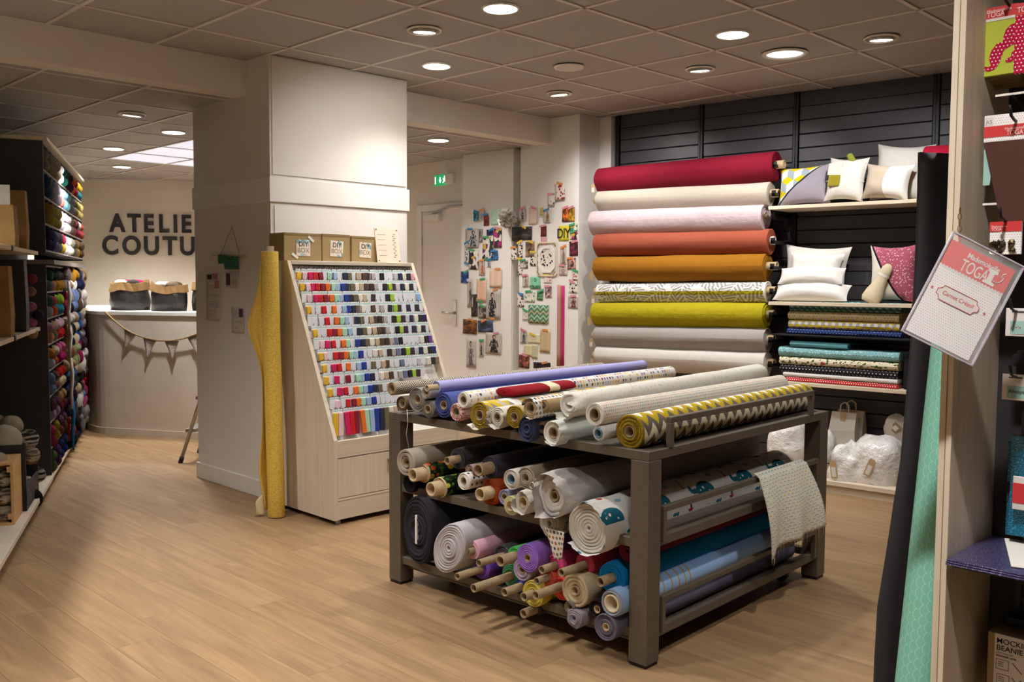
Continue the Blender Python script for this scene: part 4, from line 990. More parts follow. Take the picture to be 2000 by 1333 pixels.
printed('p_cush1',P_cush1)
printed('p_cush4',lambda t,x,y:t.mix(srgb('#b9ab99'),srgb('#e6e2db'),((x-.30)*(x-.30)*.8+(y+.02)*(y+.02)).lt(.075)))
def P_cush7(t,x,y):
    dg=(x+.04+y*.55); pink=t.mix(srgb('#a8566a'),srgb('#e3c3c6'),t.voro(t.comb(x*70,y*70,0),1,0).lt(.28)); c=t.mix(srgb('#ded8cd'),pink,dg.gt(0)); return t.mix(c,srgb('#1d1b26'),dg.abs().lt(.008))
printed('p_cush7',P_cush7)
def seam(T,w,h,t):
    MB().tube([(-w*.49,-.02,.02),(-w*.3,-.015,t*.36),(0,-.01,t*.5),(w*.3,-.015,t*.36),(w*.49,-.02,.02)],.0025,5).build('seam',M['paper_white'],T)
    MB().box((-w*.36,-h*.22,t*.38),(-w*.06,h*.30,t*.56),bev=.008).build('ribbon_bundle',M['velvet'],T,color=srgb('#8d8413'))
    MB().box((-w*.39,.01,t*.55),(-w*.04,.09,t*.57),bev=.002).build('paper_band',M['pink_paper'],T)
    MB().lathe([(-.035,.018),(-.03,.022),(.03,.022),(.035,.018)],12).build('thread_spool',M['fabric'],T,Matrix.Translation((w*.08,h*.44,t*.2))@Matrix.Rotation(-.9,4,'Z'),color=srgb('#8a8f3a'))
cushion('cushion of yellow grey cube print with plain grey corner',1519,314,1626,401,.22,M['p_cush1'],rot=.03,lean=.15,z=SH1)
cushion('white cushion with seam, olive ribbon bundle and thread spool',1614,303,1694,397,.24,M['smooth'],color='#ddd9d2',rot=-.07,parts=seam,seed=3,z=SH1+.01)
cushion('large plain light grey cushion at the back of the upper shelf',1704,275,1822,398,.12,M['smooth'],color='#c9c5bf',rot=-.09,lean=.12,seed=5,z=SH1,t=.16)
cushion('beige cushion with big white circle in front of the grey one',1686,319,1782,397,.27,M['p_cush4'],rot=-.10,seed=7,z=SH1+.005,t=.15)
cushion('tall white cushion with striped edge at the back of the pile',1528,474,1660,582,.13,M['smooth'],color='#d9d4cc',lean=.10,rot=-.06,seed=9,z=SH2+.01)
cushion('plain white cushion in the middle of the white pile',1540,493,1648,560,.20,M['smooth'],color='#e4e1dc',lean=.1,rot=-.05,seed=11)
cushion('long white cushion lying on the lower white cushion',1522,521,1650,558,.26,M['smooth'],color='#e6e3de',lean=.55,seed=13,t=.11,pin=.05)
cushion('plump white cushion lying flat, lowest in the pile',1513,550,1660,587,.27,M['smooth'],color='#eae8e3',lean=.7,seed=15,t=.15,pin=.05,z=SH2-.005)
cushion('white cushion with pink leopard panel and black piping',1696,472,1796,588,.20,M['p_cush7'],lean=.12,rot=.02,seed=17,z=SH2)
# bowling-pin shaped cream soft toy
s0,z0=wpx(1698,588,.34); 
B=thing('soft_toy','cream bowling-pin shaped soft toy leaning on the pink cushion','soft toy',Matrix.Translation(wl(s0,.32,SH2)))
B.matrix_world=frame(wl(s0,.31,SH2+.03),(Wd*.42+Vector((0,0,.9))-Wn*.1),Wd)
MB().lathe([(-.03,.002),(-.028,.05),(.0,.062),(.05,.056),(.10,.042),(.15,.034),(.19,.036),(.225,.033),(.25,.018),(.255,.001)],18,lambda a,x,r:(r*1.05*math.cos(a),r*.75*math.sin(a))).build('body',M['fabric'],B,color=srgb('#ddd0b0'))
MB().lathe([(.165,.0375),(.18,.0385)],18,lambda a,x,r:(r*1.05*math.cos(a),r*.75*math.sin(a))).build('neck_band',M['paper_white'],B)
# --- folded fabric bolts
def bolt(label,x0,x1,y0,y1,d,mat,color=None,z=None,dep=.22,s_end=True,name='folded_fabric'):
    s0,zt=wpx(x0,y0,d); s1,_=wpx(x1,y0,d); _,zb=wpx((x0+x1)/2,y1,d); zt=wpx((x0+x1)/2,y0,d)[1]
    if z is not None: zt=z+(zt-zb); zb=z
    h=zt-zb
    T=thing(name,label,'folded fabric',FW@Matrix.Translation((s0,-d,zb)),'folded fabric bolts on the wall shelves')
    # rounded front fold: extruded section
    sec=[]
    for k in range(7):
        a=PI/2+PI*k/6; sec.append((.5*h*math.cos(a)+h*.5, h/2+h/2*math.sin(a)))
    sec=sec+[(dep,0),(dep,h)]
    L=s1-s0
    mb=MB(); n=len(sec); vs=[];uv=[];acc=0
    nx=10
    for i in range(nx+1):
        x=L*i/nx; ac=0
        for k,(a,b) in enumerate(sec):
            if k: ac+=math.hypot(a-sec[k-1][0],b-sec[k-1][1])
            vs.append((x,a+.003*nz(x*6,k,zb*9),b*(1+.03*nz(x*4,zb*7,2)))); uv.append((x,ac))
    fs=[]
    for i in range(nx):
        for k in range(n): fs.append((i*n+k,i*n+(k+1)%n,(i+1)*n+(k+1)%n,(i+1)*n+k))
    fs.append(tuple(range(n))[::-1]); fs.append(tuple(nx*n+k for k in range(n)))
    mb.add(vs,[f for f in fs],uv,0,False); mb.build('cloth',mat,T,color=srgb(color) if color else None)
    for q in range(2):
        MB().box((L,.02+q*.05,h*(.3+.3*q)),(L+.001,dep-.02,h*(.34+.3*q))).build('fold_line',M['pic_grey'],T)
    return T
def stack(items,d,z0,x0,x1):
    z=z0
    for (lb,mat,col,hpx,dx0,dx1) in items:
        k=((wl(2.0,d,z)-CO).dot(CF))/FPX; h=hpx*k
        T=bolt(lb,x0+dx0,x1+dx1,600,600+hpx,d,mat,col,z=z); z+=h+.002
stack([('navy folded fabric with white stars, lowest of the upper stack',M['p_star'],None,11,-2,0),('grey and mustard cube print folded fabric',M['p_cubeyel'],None,17,0,-4),('cream folded fabric with sparse dark dots',M['p_creamdot'],None,17,-1,-6),('teal and charcoal cube print folded fabric, top of its stack',M['p_cubeteal'],None,19,1,-2)],.33,SH3,1540,1762)
stack([('red folded fabric with white polka dots, lowest of its stack',M['p_reddot'],None,9,16,0),('plain white folded fabric above the red dotted one',M['smooth'],'#dcd9d6',9,10,0),('black folded fabric with small white dots',M['p_blackdot'],None,14,4,0),('cream folded fabric with cactus and red motifs',M['p_cactus'],None,16,2,0),('turquoise folded fabric with red dots',M['p_aqua'],None,19,0,2),('plain turquoise folded remnant on top of the dotted fabric',M['smooth'],'#5f9ba6',12,22,-100)],.34,SH4,1522,1757)
s0,z0=wpx(1763,755,.30); T=thing('folded_fabric','dark folded fabric with fine dots standing upright at the shelf end','folded fabric',FW@Matrix.Translation((s0,-.30,SH4)),'folded fabric bolts on the wall shelves')
MB().box((0,0,0),(.035,.2,.22),bev=.01).build('cloth',M['p_blackdot'],T)
# --- bags of wadding on the floor shelf and hanging paper bags
def blob(label,x0,y0,x1,y1,d,depth,mat,color,cat='bag of wadding',name='wadding_bag',seed=1,lump=.12,parts=None,sq=2.6):
    s0,zb=wpx(x0,y1,d); s1,zt=wpx(x1,y0,d); c=wl((s0+s1)/2,d,(zb+zt)/2)
    F=Matrix(((Wd.x,-Wn.x,0,c.x),(Wd.y,-Wn.y,0,c.y),(0,0,1,c.z),(0,0,0,1)))
    T=thing(name,label,cat,F)
    def fn(v):
        m=(abs(v.x)**sq+abs(v.y)**sq+abs(v.z)**sq)**(-1/sq)
        return m*(1+lump*nz(v.x*1.6+seed,v.y*1.6,v.z*1.6)+lump*.45*nz(v.x*5,v.y*5+seed,v.z*5))
    MB().sphere((0,0,0),((s1-s0)/2,depth/2,(zt-zb)/2),28,18,fn=fn).build('bag',mat,T,color=srgb(color))
    if parts: parts(T,(s1-s0)/2,depth/2,(zt-zb)/2)
    return T
t=MT('plastic_film',.18,spec=.6); f=t.noise(t.obj(),14,4); t.col(t.ramp(f,[(.3,srgb('#d9d6d1')),(.7,srgb('#ebe9e6'))])); t.bump(t.noise(t.obj(),22,4,.6),.9,.02); t.set(Coat_Weight=.6,Coat_Roughness=.1); M['plastic_film']=t.m
def tagp(ang,x,z):
    def f(T,a,b,c):
        g=MB().prism([(-.022,-.06),(.022,-.06),(.022,.045),(.012,.06),(-.012,.06),(-.022,.045)],-.001,.001).build('kraft_tag',M['tag_paper'],T,Matrix.Translation((a*x,-b*1.08,c*z))@Matrix.Rotation(PI/2,4,'X')@Matrix.Rotation(ang,4,'Z'))
        MB().box((-.014,-.05,.0012),(.014,.015,.002)).build('sticker',M['tag_white'],g)
    return f
blob('lumpy clear bag of white wadding tied round the middle with tag',1617,872,1692,952,.42,.26,M['plastic_film'],'#e6e3de',seed=3,lump=.35,parts=tagp(.15,-.3,-.0),sq=2.2)
blob('large smooth bag of white wadding with kraft tag',1668,858,1768,957,.36,.34,M['plastic_film'],'#ebe9e6',seed=8,lump=.12,parts=tagp(-.35,.0,.05),sq=3)
blob('clear bag of white wadding behind the rack leg',1508,826,1580,905,.40,.36,M['plastic_film'],'#eeece8',seed=12,lump=.15,sq=3)
blob('small bag of wadding at the left behind the lumpy one',1600,845,1628,905,.30,.2,M['plastic_film'],'#e4e1dc',seed=15,lump=.2)
def pbag(label,x0,y0,x1,y1,d,mat,rot=0):
    s0,zb=wpx(x0,y1,d); s1,zt=wpx(x1,y0,d)
    T=thing('paper_bag',label,'bag',FW@Matrix.Translation(((s0+s1)/2,-d,zb))@Matrix.Rotation(rot,4,'Y'))
    w,h=(s1-s0)/2,zt-zb
    mb=MB(); vs=[(-w,-.04,0),(w,-.04,0),(w,.04,0),(-w,.04,0),(-w*1.0,-.055,h*.45),(w,-.05,h*.5),(w,.04,h*.5),(-w,.04,h*.5),(-w*.93,-.012,h),(w*.95,-.008,h),(w*.95,.012,h),(-w*.93,.012,h)]
    fs=[(0,3,2,1),(0,1,5,4),(1,2,6,5),(2,3,7,6),(3,0,4,7),(4,5,9,8),(5,6,10,9),(6,7,11,10),(7,4,8,11),(8,9,10,11)]
    mb.add(vs,fs); mb.build('sack',mat,T)
    for q in (-.008,.008): MB().tube([(-w*.35,q,h-.01),(-w*.3,q,h+.05),(0,q,h+.07),(w*.3,q,h+.05),(w*.35,q,h-.01)],.0025,5).build('handle',M['paper_cream'],T)
    MB().box((-w*.2,-.03,h*.72),(w*.2,-.028,h*.99)).build('kraft_tag',M['tag_paper'],T)
plain('bag_paper','#cfc8bb',.8); plain('bag_paper_b','#b9ae9c',.8)
pbag('grey-beige paper carrier bag hanging behind the white one',1634,804,1690,870,.10,M['bag_paper_b'])
pbag('white paper carrier bag hanging with kraft tag',1623,808,1675,868,.18,M['bag_paper'])
def dtag(T,a,b,c):
    g=MB().box((-.03,-.001,-.03),(.03,.001,.03)).build('kraft_tag',M['kraft_dark'],T,Matrix.Translation((0,-b*.95,c*.35))@Matrix.Rotation(.75,4,'Y'))
    MB().box((-.016,-.002,-.016),(.016,-.001,.016)).build('sticker',M['tag_white'],g)
blob('cream gathered bag with square kraft tag behind the big bag',1727,815,1785,876,.16,.16,M['fabric'],'#c9c1b0',cat='bag',name='gift_bag',seed=21,lump=.25,parts=dtag,sq=3)
# ================================================================ lettered far wall, counter, bags, bunting, ladder
def apx(x,y): 
    p=onplane(x,y,A0,FA.to_3x3()@Vector((0,0,1))); q=FA.inverted()@p; return q.x,q.y
for (txt,x0,yt,yb,x1) in (('ATELIER',216,418,452,395),('COUTURE',200,461,496,388)):
    lx,lb=apx(x0,yb); _,lt=apx(x0,yt); h=lt-lb; size=h/.70
    me=text_mesh(txt,size,M['letter_black'],.012,.028,1.10)
    xs=[v.co.x for v in me.vertices]; 
    T=thing('wall_lettering',f"{'upper' if txt[0]=='A' else 'lower'} line of large black bold letters on the far wall",'lettering',FA@Matrix.Translation((lx,lb,.014)))
    # separate the word into letters: one mesh each
    bpy.data.meshes.remove(me); cx=0
    adv={'A':.755,'T':.665,'E':.655,'L':.625,'I':.35,'R':.73,'C':.80,'O':.85,'U':.785}
    for ch in txt:
        lm=text_mesh(ch,size,M['letter_black'],.012,.030,1)
        o=inst(lm,'letter',T,Matrix.Translation((cx,0,0))); cx+=adv[ch]*size*1.02
    # stretch to the measured length of the visible letters
    full={'ATELIER':apx(395,yb)[0]-lx,'COUTURE':apx(389,yb)[0]-lx}[txt]
    vis=sum(adv[c] for c in txt[:5])*size*1.02
    if txt=='ATELIER': vis=sum(adv[c] for c in 'ATELIE')*size*1.02+.08
    for o in T.children: o.location.x*=full/vis; o.scale.x=.93*min(1.25,full/vis)
# counter: a curved low plastered wall
zt=1.11
path=[(3.9,10.4),(3.5,9.6),(3.345,9.12),(3.285,8.78),(3.285,8.50),(3.42,8.255),(3.565,7.995),(3.71,7.735),(3.96,7.33),(4.25,6.86),(4.6,6.3)]
raw=[Vector((a,b,0)) for a,b in path]; pts=[]
for i in range(len(raw)-1):      # smooth curve through the measured points
    p0,p1,p2,p3=raw[max(i-1,0)],raw[i],raw[i+1],raw[min(i+2,len(raw)-1)]
    for k in range(5):
        u=k/5; pts.append(.5*((2*p1)+(p2-p0)*u+(2*p0-5*p1+4*p2-p3)*u*u+(3*p1-p0-3*p2+p3)*u**3))
pts.append(raw[-1])
def offs(k,d):
    a=pts[min(k+1,len(pts)-1)]-pts[max(k-1,0)]; a.normalize(); return pts[k]+Vector((-a.y,a.x,0))*d
ct=thing('counter','pale plastered curved counter in front of the lettered wall','counter',Matrix.Translation((0,0,0)))
mb=MB(); n=len(pts); vs=[]
for k in range(n):
    i,o=pts[k],offs(k,.42); vs+=[(i.x,i.y,0),(i.x,i.y,zt-.03),(o.x,o.y,zt-.03),(o.x,o.y,0)]
fs=[]
for k in range(n-1):
    for j in range(3): fs.append((k*4+j,k*4+4+j,k*4+5+j,k*4+j+1))
mb.add(vs,fs,smooth=False); mb.build('front',M['plaster'],ct)
mb=MB(); vs=[]
for k in range(n):
    i,o=offs(k,-.018),offs(k,.44); vs+=[(i.x,i.y,zt-.03),(i.x,i.y,zt),(o.x,o.y,zt),(o.x,o.y,zt-.03)]
fs=[]
for k in range(n-1):
    for j in range(4): fs.append((k*4+j,k*4+4+j,k*4+4+(j+1)%4,k*4+(j+1)%4))
fs+= [(0,1,2,3),tuple((n-1)*4+j for j in (3,2,1,0))]
mb.add(vs,fs); mb.build('top',M['wall_white'],ct)
mb=MB(); vs=[]
for k in range(n):
    i,o=offs(k,-.012),offs(k,.0); vs+=[(i.x,i.y,0),(i.x,i.y,.06),(o.x,o.y,.06)]
fs=[]
for k in range(n-1):
    for j in range(2): fs.append((k*3+j,k*3+3+j,k*3+4+j,k*3+j+1))
mb.add(vs,fs); mb.build('skirting',M['plaster'],ct)
# sacks with turned kraft rims
t=MT('black_sack',.45,spec=.4); t.col(srgb('#2a2726')); t.bump(t.noise(t.obj(),16,4),.8,.02); M['black_sack']=t.m
t=MT('kraft_rim',.85); f=t.noise(t.obj(),12,3); t.col(t.ramp(f,[(.3,srgb('#8a6b40')),(.7,srgb('#a5824f'))])); t.bump(f,.5,.01); M['kraft_rim']=t.m
for (px,py,wp_,hp,label,cols) in ((241,607,78,58,'left black paper sack with kraft rim holding pink yarn on the counter',['#b3124d','#b3124d','#cfc8c0','#3a3533']),(318,609,74,56,'middle black paper sack with sagging kraft rim on the counter',['#5a4c40','#d2cdc6','#cfc9bf','#7b6a55']),(404,608,76,56,'black paper sack on the counter, half hidden by the pillar',['#cfc9bf','#d9d4cc','#3a3533','#8b8175'])):
    p=onz(px,py,zt); k=(p-CO).dot(CF)/FPX; w=wp_*k/2; h=hp*k; p=p+_fw*.16
    sd=px*.13
    T=thing('paper_sack',label,'sack',Matrix.Translation(p)@Matrix.Rotation(YAW-PI/2,4,'Z'))
    def rf(a,x,r,sd=sd): 
        q=1+.16*nz(math.cos(a)*1.2+sd,math.sin(a)*1.2,x*4)+.10*nz(math.cos(a)*3.3,math.sin(a)*3.3+sd,x*12); return r*q*math.cos(a),r*q*.75*math.sin(a)
    MB().lathe([(0,.001),(0,w*.98),(h*.3,w*1.02),(h*.6,w*.97),(h*.80,w*.88)],26,rf,axis='z').build('sack',M['black_sack'],T)
    def rf2(a,x,r,sd=sd):
        q=1+.16*nz(math.cos(a)*1.2+sd,math.sin(a)*1.2,x*4)+.10*nz(math.cos(a)*3.3,math.sin(a)*3.3+sd,x*12); return r*q*math.cos(a),r*q*.75*math.sin(a)
    dz=lambda a:0
    MB().lathe([(h*.70,w*.95),(h*.69,w*1.03),(h*.96,w*.97),(h*.965,w*.95),(h*.80,w*.90),(h*.78,w*.01)],30,rf2,axis='z',smooth=False,zf=lambda a,x,sd=sd:.22*h*nz(math.cos(a)*.9+sd,math.sin(a)*.9,3)).build('turned_rim',M['kraft_rim'],T)
    for i,c in enumerate(cols):
        a=i*1.7+.4; MB().sphere((w*.42*math.cos(a),w*.3*math.sin(a)-.02,h*.92),(w*.34,w*.32,h*.13),14,8).build('yarn',M['fabric'],T,color=srgb(c))
# bunting on the counter front
fa,fb=raw[4],raw[7]; cd=(fb-fa).normalized(); cn=Vector((cd.y,-cd.x,0)); 
if cn.dot(CO-fa)<0: cn=-cn
def cpx(x,y,o=.01): return onplane(x,y,fa+cn*(o+.02),cn)
bt=thing('bunting','string of pale pink cloth pennants looped across the counter front','bunting',Matrix.Translation(cpx(300,660)))
o0=bt.matrix_world.translation
cord=[cpx(x,y,.02)-o0 for x,y in ((205,609),(222,626),(242,642),(262,653),(285,661),(310,666),(335,666),(358,662),(378,655),(396,649),(415,641))]
MB().tube(cord,.007,6).build('cord',M['kraft_dark'],bt)
printed('p_pennant',P_multi('#b8a9a0',['#a08a86','#8d7b78','#c7b9ad'],.03,.25))
for tri in (((243,644),(266,655),(244,681)),((280,661),(305,665),(288,699)),((322,668),(349,666),(337,702)),((366,661),(393,651),(388,697))):
    P_=[cpx(x,y,.014)-o0 for x,y in tri]
    MB().grid(lambda u,v:(P_[0].lerp(P_[1],u)).lerp(P_[2],v)+cn*(.012*math.sin(u*6)*v),6,6,thick=.002,uvf=lambda u,v:(u*.2,v*.2)).build('pennant',M['p_pennant'],bt)
# step ladder half hidden behind the pillar
g=onz(352,905,0); ld=thing('step_ladder','grey aluminium step ladder half hidden behind the pillar','ladder',Matrix.Translation(g))
ap=onplane(391,782,g,(_fw)) - g   # measured direction of the visible rail
dr=ap.normalized(); top=dr*(1.25/dr.z); back=_rt*1.0+_fw*.3
sw=_fw*.42
for o_ in (Vector((0,0,0)),sw):
    MB().tube([o_+dr*.02,o_*.7+top],.014,8).build('rail',M['alu'],ld); MB().tube([o_,o_+dr*.05],.018,8).build('rubber_foot',M['black_metal'],ld)
    MB().tube([o_+back*.85,o_*.7+top],.012,8).build('rear_leg',M['alu'],ld)
for i in range(1,5):
    f=i/5; a=dr*(1.25/dr.z)*f; b=sw*(1-.3*f)+a
    MB().tube([a,b],.010,6).build('tread',M['alu'],ld)
    MB().box((-.0,-.04,-.012),((b-a).length,.04,.012)).build('tread',M['alu'],ld,frame(a,b-a,_rt))
# ================================================================ yarn shelving along the left wall
def ql(s,y,z): return Q0+Qt*s-Qn*y+Vector((0,0,z))
def qs(x,y,s): # point on the cross plane s=const -> (depth behind the front, z)
    p=onplane(x,y,Q0+Qt*s,Qt); return -(p-Q0).dot(Qn),p.z
yu=thing('yarn_shelving','black shelving wall with open cubes full of yarn along the left side','shelving',FQ)
SN,SF=2.03,4.73
UZ0,UZ1,LZ0,LZ1=1.583,2.28,.10,1.482
secs=[SN,2.93,3.83,SF]
def block(z0,z1,rows,nm,far=SF):
    MB().box((SN-.022,.0,z0-.02),(SN,.50,z1+.01)).build('side_panel',M['black_panel'],yu)
    MB().box((far,.0,z0-.02),(far+.02,.40,z1+.01)).build('side_panel',M['black_panel'],yu)
    MB().box((SN,.17,z0),(far,.185,z1)).build('back_panel',M['black_panel'],yu)
    for k in range(rows+1):
        z=z0+(z1-z0)*k/rows; MB().box((SN,.0,z-.006),(far,.17,z+.006),bev=.001).build('shelf_board',M['cube_edge'],yu)
    for s in [SN+(far-SN)*i/12 for i in range(1,12)]:
        MB().box((s-.003,.004,z0),(s+.003,.17,z1)).build('divider',M['black_panel'],yu)
plain('cube_edge','#6d6660',.6)
block(UZ0,UZ1,4,'upper'); block(LZ0,LZ1,8,'lower')
MB().box((SN-.05,-.03,UZ1+.01),(SF+.02,.5,UZ1+.035),bev=.002).build('top_board',M['pale_wood_x'],yu)
MB().box((SN-.022,-.05,LZ1+.012),(SF-.3,.45,LZ1+.04)).build('ledge',M['cube_edge'],yu)
MB().box((-1.6,.50,.1),(5.1,.53,2.25)).build('back_panel',M['black_panel'],yu)
# plinth boards
for a,b in ((-1.6,.40),(.405,2.0),(2.005,4.75)):
    MB().box((a,-.01 if a<2 else -.005,.07),(b,.5,.10),bev=.002).build('plinth_board',M['pale_wood_y'] if a<2 else M['pale_wood_x'],yu)
    MB().box((a,.05,.0),(b,.07,.07)).build('kick_board',M['black_panel'],yu)
for z in (1.085,1.575):
    sh=MB().box((-1.6,.04,z-.024),(1.99,.5,z),bev=.002).build('shelf_board',M['pale_wood_x'],yu)
    MB().box((.9,.034,z-.026),(.94,.5,z+.003)).build('joint_clip',M['black_metal'],yu)
# --- yarn balls
def m_yarn(name,twist=0):
    t=MT(name,.9,spec=.1); x,y,z=t.objxyz(); 
    r=t.orand(); w=t.n('ShaderNodeTexWave'); w.inputs['Scale'].default_value=75; w.inputs['Distortion'].default_value=2.5; w.inputs['Detail'].default_value=2
    v=t.comb(x+z*.6,y*.6,z+y*.5+r); t.t.links.new(v,w.inputs[0]); h=S(t.t,w.outputs[1])
    if twist: c=t.ramp(t.noise(t.comb(x*25+y*25,z*70,r*9),1,2),[(.42,srgb('#2b292b')),(.56,srgb('#b9b2a4'))]) if twist==1 else t.ramp(t.noise(t.comb(x*25+y*25,z*70,r*9),1,2),[(.4,srgb('#6d5640')),(.58,srgb('#cfc3ac'))])
    else: c=t.mix(t.ocol(),(0,0,0),(h.inv())*.2)
    t.col(c); t.bump(h,.8,.006); M[name]=t.m
m_yarn('yarn'); m_yarn('yarn_bw',1); m_yarn('yarn_brown',2)
def ball_me(seed): return MB().sphere((0,0,0),1,16,10,fn=lambda d:1+.05*nz(d.x*2+seed,d.y*2,d.z*2)+.02*math.sin(d.z*9+d.x*5)).mesh('yarn_ball',M['yarn'])
bms=[ball_me(i*3.1) for i in range(4)]
YCOL={'beige':'#a3937b','denim':'#35527a','steel':'#6f8092','pale lilac':'#b5adbd','mustard':'#9a842c','light mustard':'#b5a147','khaki':'#a89c52','midnight':'#26243a','indigo':'#33346c','mauve grey':'#87829a','white':'#e3ded8','teal':'#2f9485','plum':'#4d2f47','brown':'#5d4438','aqua':'#7fc0bd','sky':'#6f9cc4','grey':'#8f8d8e','dark grey':'#4c4a4d','pink white':'#dcc9c9','rose taupe':'#a68d8b','ivory':'#ddd5c6','orange':'#d3622a','crimson':'#a81f45','yellow':'#c7a51f','petrol':'#1e6572','olive':'#857a45','straw':'#b0a058','salmon':'#c77463','burgundy':'#6d2a33','rust':'#a8462f','taupe':'#988a7d','dark brown':'#6b543f','green':'#2f5a45','charcoal':'#2b2d33','peach':'#cf9268','gold':'#c58f2a','lime':'#8fae2b','pine':'#3e6657','pink red':'#c4304f','red orange':'#cf4526','turquoise':'#1d8aa0','dusty pink':'#b78a99','sand':'#b89d76','soft pink':'#d6a9b8','red':'#c2211f','sepia':'#8a7460','amber':'#c47d22','cream':'#d4c4a2','pink':'#cf5d8f','magenta':'#a8145f','silver':'#b3b0b4','coral':'#cd6a3b','periwinkle':'#6f86b8','cocoa':'#6b4236','lilac':'#9d82ad','aubergine':'#5d3b52','wine':'#702231','raspberry':'#a83350','ochre':'#947f24','sage':'#5f6848','violet':'#54305f','navy':'#242f55','cobalt':'#1f3a8c','natural':'#b5a691','black':'#1f1d20','dark purple':'#2f2240','fawn':'#a9855a','pale green':'#a3b277','royal':'#1b4a9c','cherry':'#9c1226'}
U=[ # upper block, rows from the top; each row: 12 columns for the two layers
 (['beige']*4+['white','teal','brown','plum','orange','crimson','yellow','yellow'],['beige']*4+['pink white','teal','plum','plum','orange','crimson','petrol','petrol']),
 (['denim','steel','pale lilac','pale lilac','white','sky','aqua','grey','grey','olive','straw','straw'],['denim','steel','pale lilac','pale lilac','salmon','sky','aqua','grey','grey','olive','straw','straw']),
 (['mustard','light mustard','khaki','khaki','white','white','pink white','rose taupe','salmon','burgundy','white','rust'],['mustard','light mustard','khaki','khaki','pale lilac','white','pink white','rose taupe','salmon','raspberry','raspberry','rust']),
 (['midnight','indigo','mauve grey','mauve grey','crimson','white','ivory','ivory','taupe','yellow','dark brown','dark brown'],['midnight','indigo','mauve grey','mauve grey','yellow','white','ivory','ivory','taupe','yellow','dark brown','dark brown'])]
L=[(['green','charcoal','dark grey','dark grey','rose taupe','ivory','gold','gold','indigo','indigo','white','fawn'],['steel','peach','gold','gold','rose taupe','peach','white','white','indigo','indigo','fawn','fawn']),
 (['pine','pink red','lime','lime','magenta','cream','periwinkle','periwinkle','dark brown','white','white','taupe'],['silver','red orange','turquoise','turquoise','pink red','charcoal','periwinkle','periwinkle','dark brown','white','natural','natural']),
 (['dusty pink','sand','soft pink','soft pink','natural','pink white','pink white','natural','royal','natural','natural','natural'],['peach','sepia','red','red','fawn','charcoal','cream','cream','royal','grey','grey','grey']),
 (['amber','cream','pink','pink','fawn','charcoal','cream','cream','royal','grey','grey','magenta'],['silver','coral','magenta','magenta','fawn','sand','pale green','pale green','magenta','plum','plum','plum']),
 (['periwinkle','cocoa','red','red','sand','sand','pale green','pale green','magenta','white','white','cream'],['periwinkle','cocoa','cream','cream','denim','denim','cream','cream','white','white','ivory','ivory']),
 (['aubergine','aubergine','fawn','fawn','navy','navy','charcoal','black','black','black','silver','silver'],['lilac','lilac','wine','wine','dark purple','dark purple','sand','sand','black','pink','red','red']),
 (['raspberry','ochre','aubergine','aubergine','dark purple','dark purple','dark grey','white','white','periwinkle','pink','red'],['raspberry','ochre','cocoa','cocoa','rust','rust','dark grey','dark grey','white','pink','pink','cherry']),
 (['sage','violet','navy','navy','rust','rust','black','black','grey','grey','white','white'],['sage','violet','cobalt','cobalt','black','black','dark purple','dark purple','grey','grey','white','white'])]
ry=random.Random(3)
def fill(rows,z0,z1,where):
    n=len(rows); rh=(z1-z0)/n
    for k,(a,b) in enumerate(rows):
        for l,line in enumerate((a,b)):
            for i,c in enumerate(line):
                s=SN+(SF-SN)*(i+.5)/12; far=(i>=4 and where=='lower')
                r=.039 if far else .037; 
                z=z1-rh*(k+1)+.006+(.036 if l else (.112 if far else .103))
                out=(.012+.030*ry.random()) if far else .004+.008*ry.random()
                o=inst(bms[ry.randrange(4)],'yarn_ball',None,None,srgb(YCOL[c]))
                o.matrix_world=FQ@Matrix.Translation((s+ry.uniform(-.02,.02),.02-out,z))@Matrix.Rotation(ry.uniform(0,6),4,'Y')@Matrix.Diagonal((r*(1.25 if not far else 1.7),r*1.05,r*.98,1))
                tag(o,f"{c} yarn ball, {ORD[i]} column, {'lower' if l else 'upper'} layer of {ORD[k]} row in the {where} yarn cubes",'yarn','yarn balls in the cube shelves')
fill(U,UZ0,UZ1,'upper'); fill(L,LZ0,LZ1,'lower')
# hanging sample skeins between the sections
for j,(x0,y0,y1,c,nm) in enumerate(((120,550,640,'#dedbd8','white'),(127,636,700,'#d8d3cf','pale'),(131,700,800,'#cfc0ac','cream and pink'),(128,775,880,'#2a6fa8','bright blue'))):
    s=2.93+.02*j; d,za=qs(x0,y0,s); d2,zb=qs(x0,y1,s)
    T=thing('sample_skein',f'{nm} sample skein hanging in front of the yarn cubes','yarn',FQ@Matrix.Translation((s,-.045,za)))
    MB().tube([(0,0,0),(.01,-.006,(zb-za)*.3),(-.008,.004,(zb-za)*.7),(0,0,zb-za)],[.009,.014,.013,.007],8).build('strands',M['yarn'],T,color=srgb(c))
    MB().tube([(0,0,.04),(0,.05,.045)],.003,5).build('hook',M['black_metal'],T)
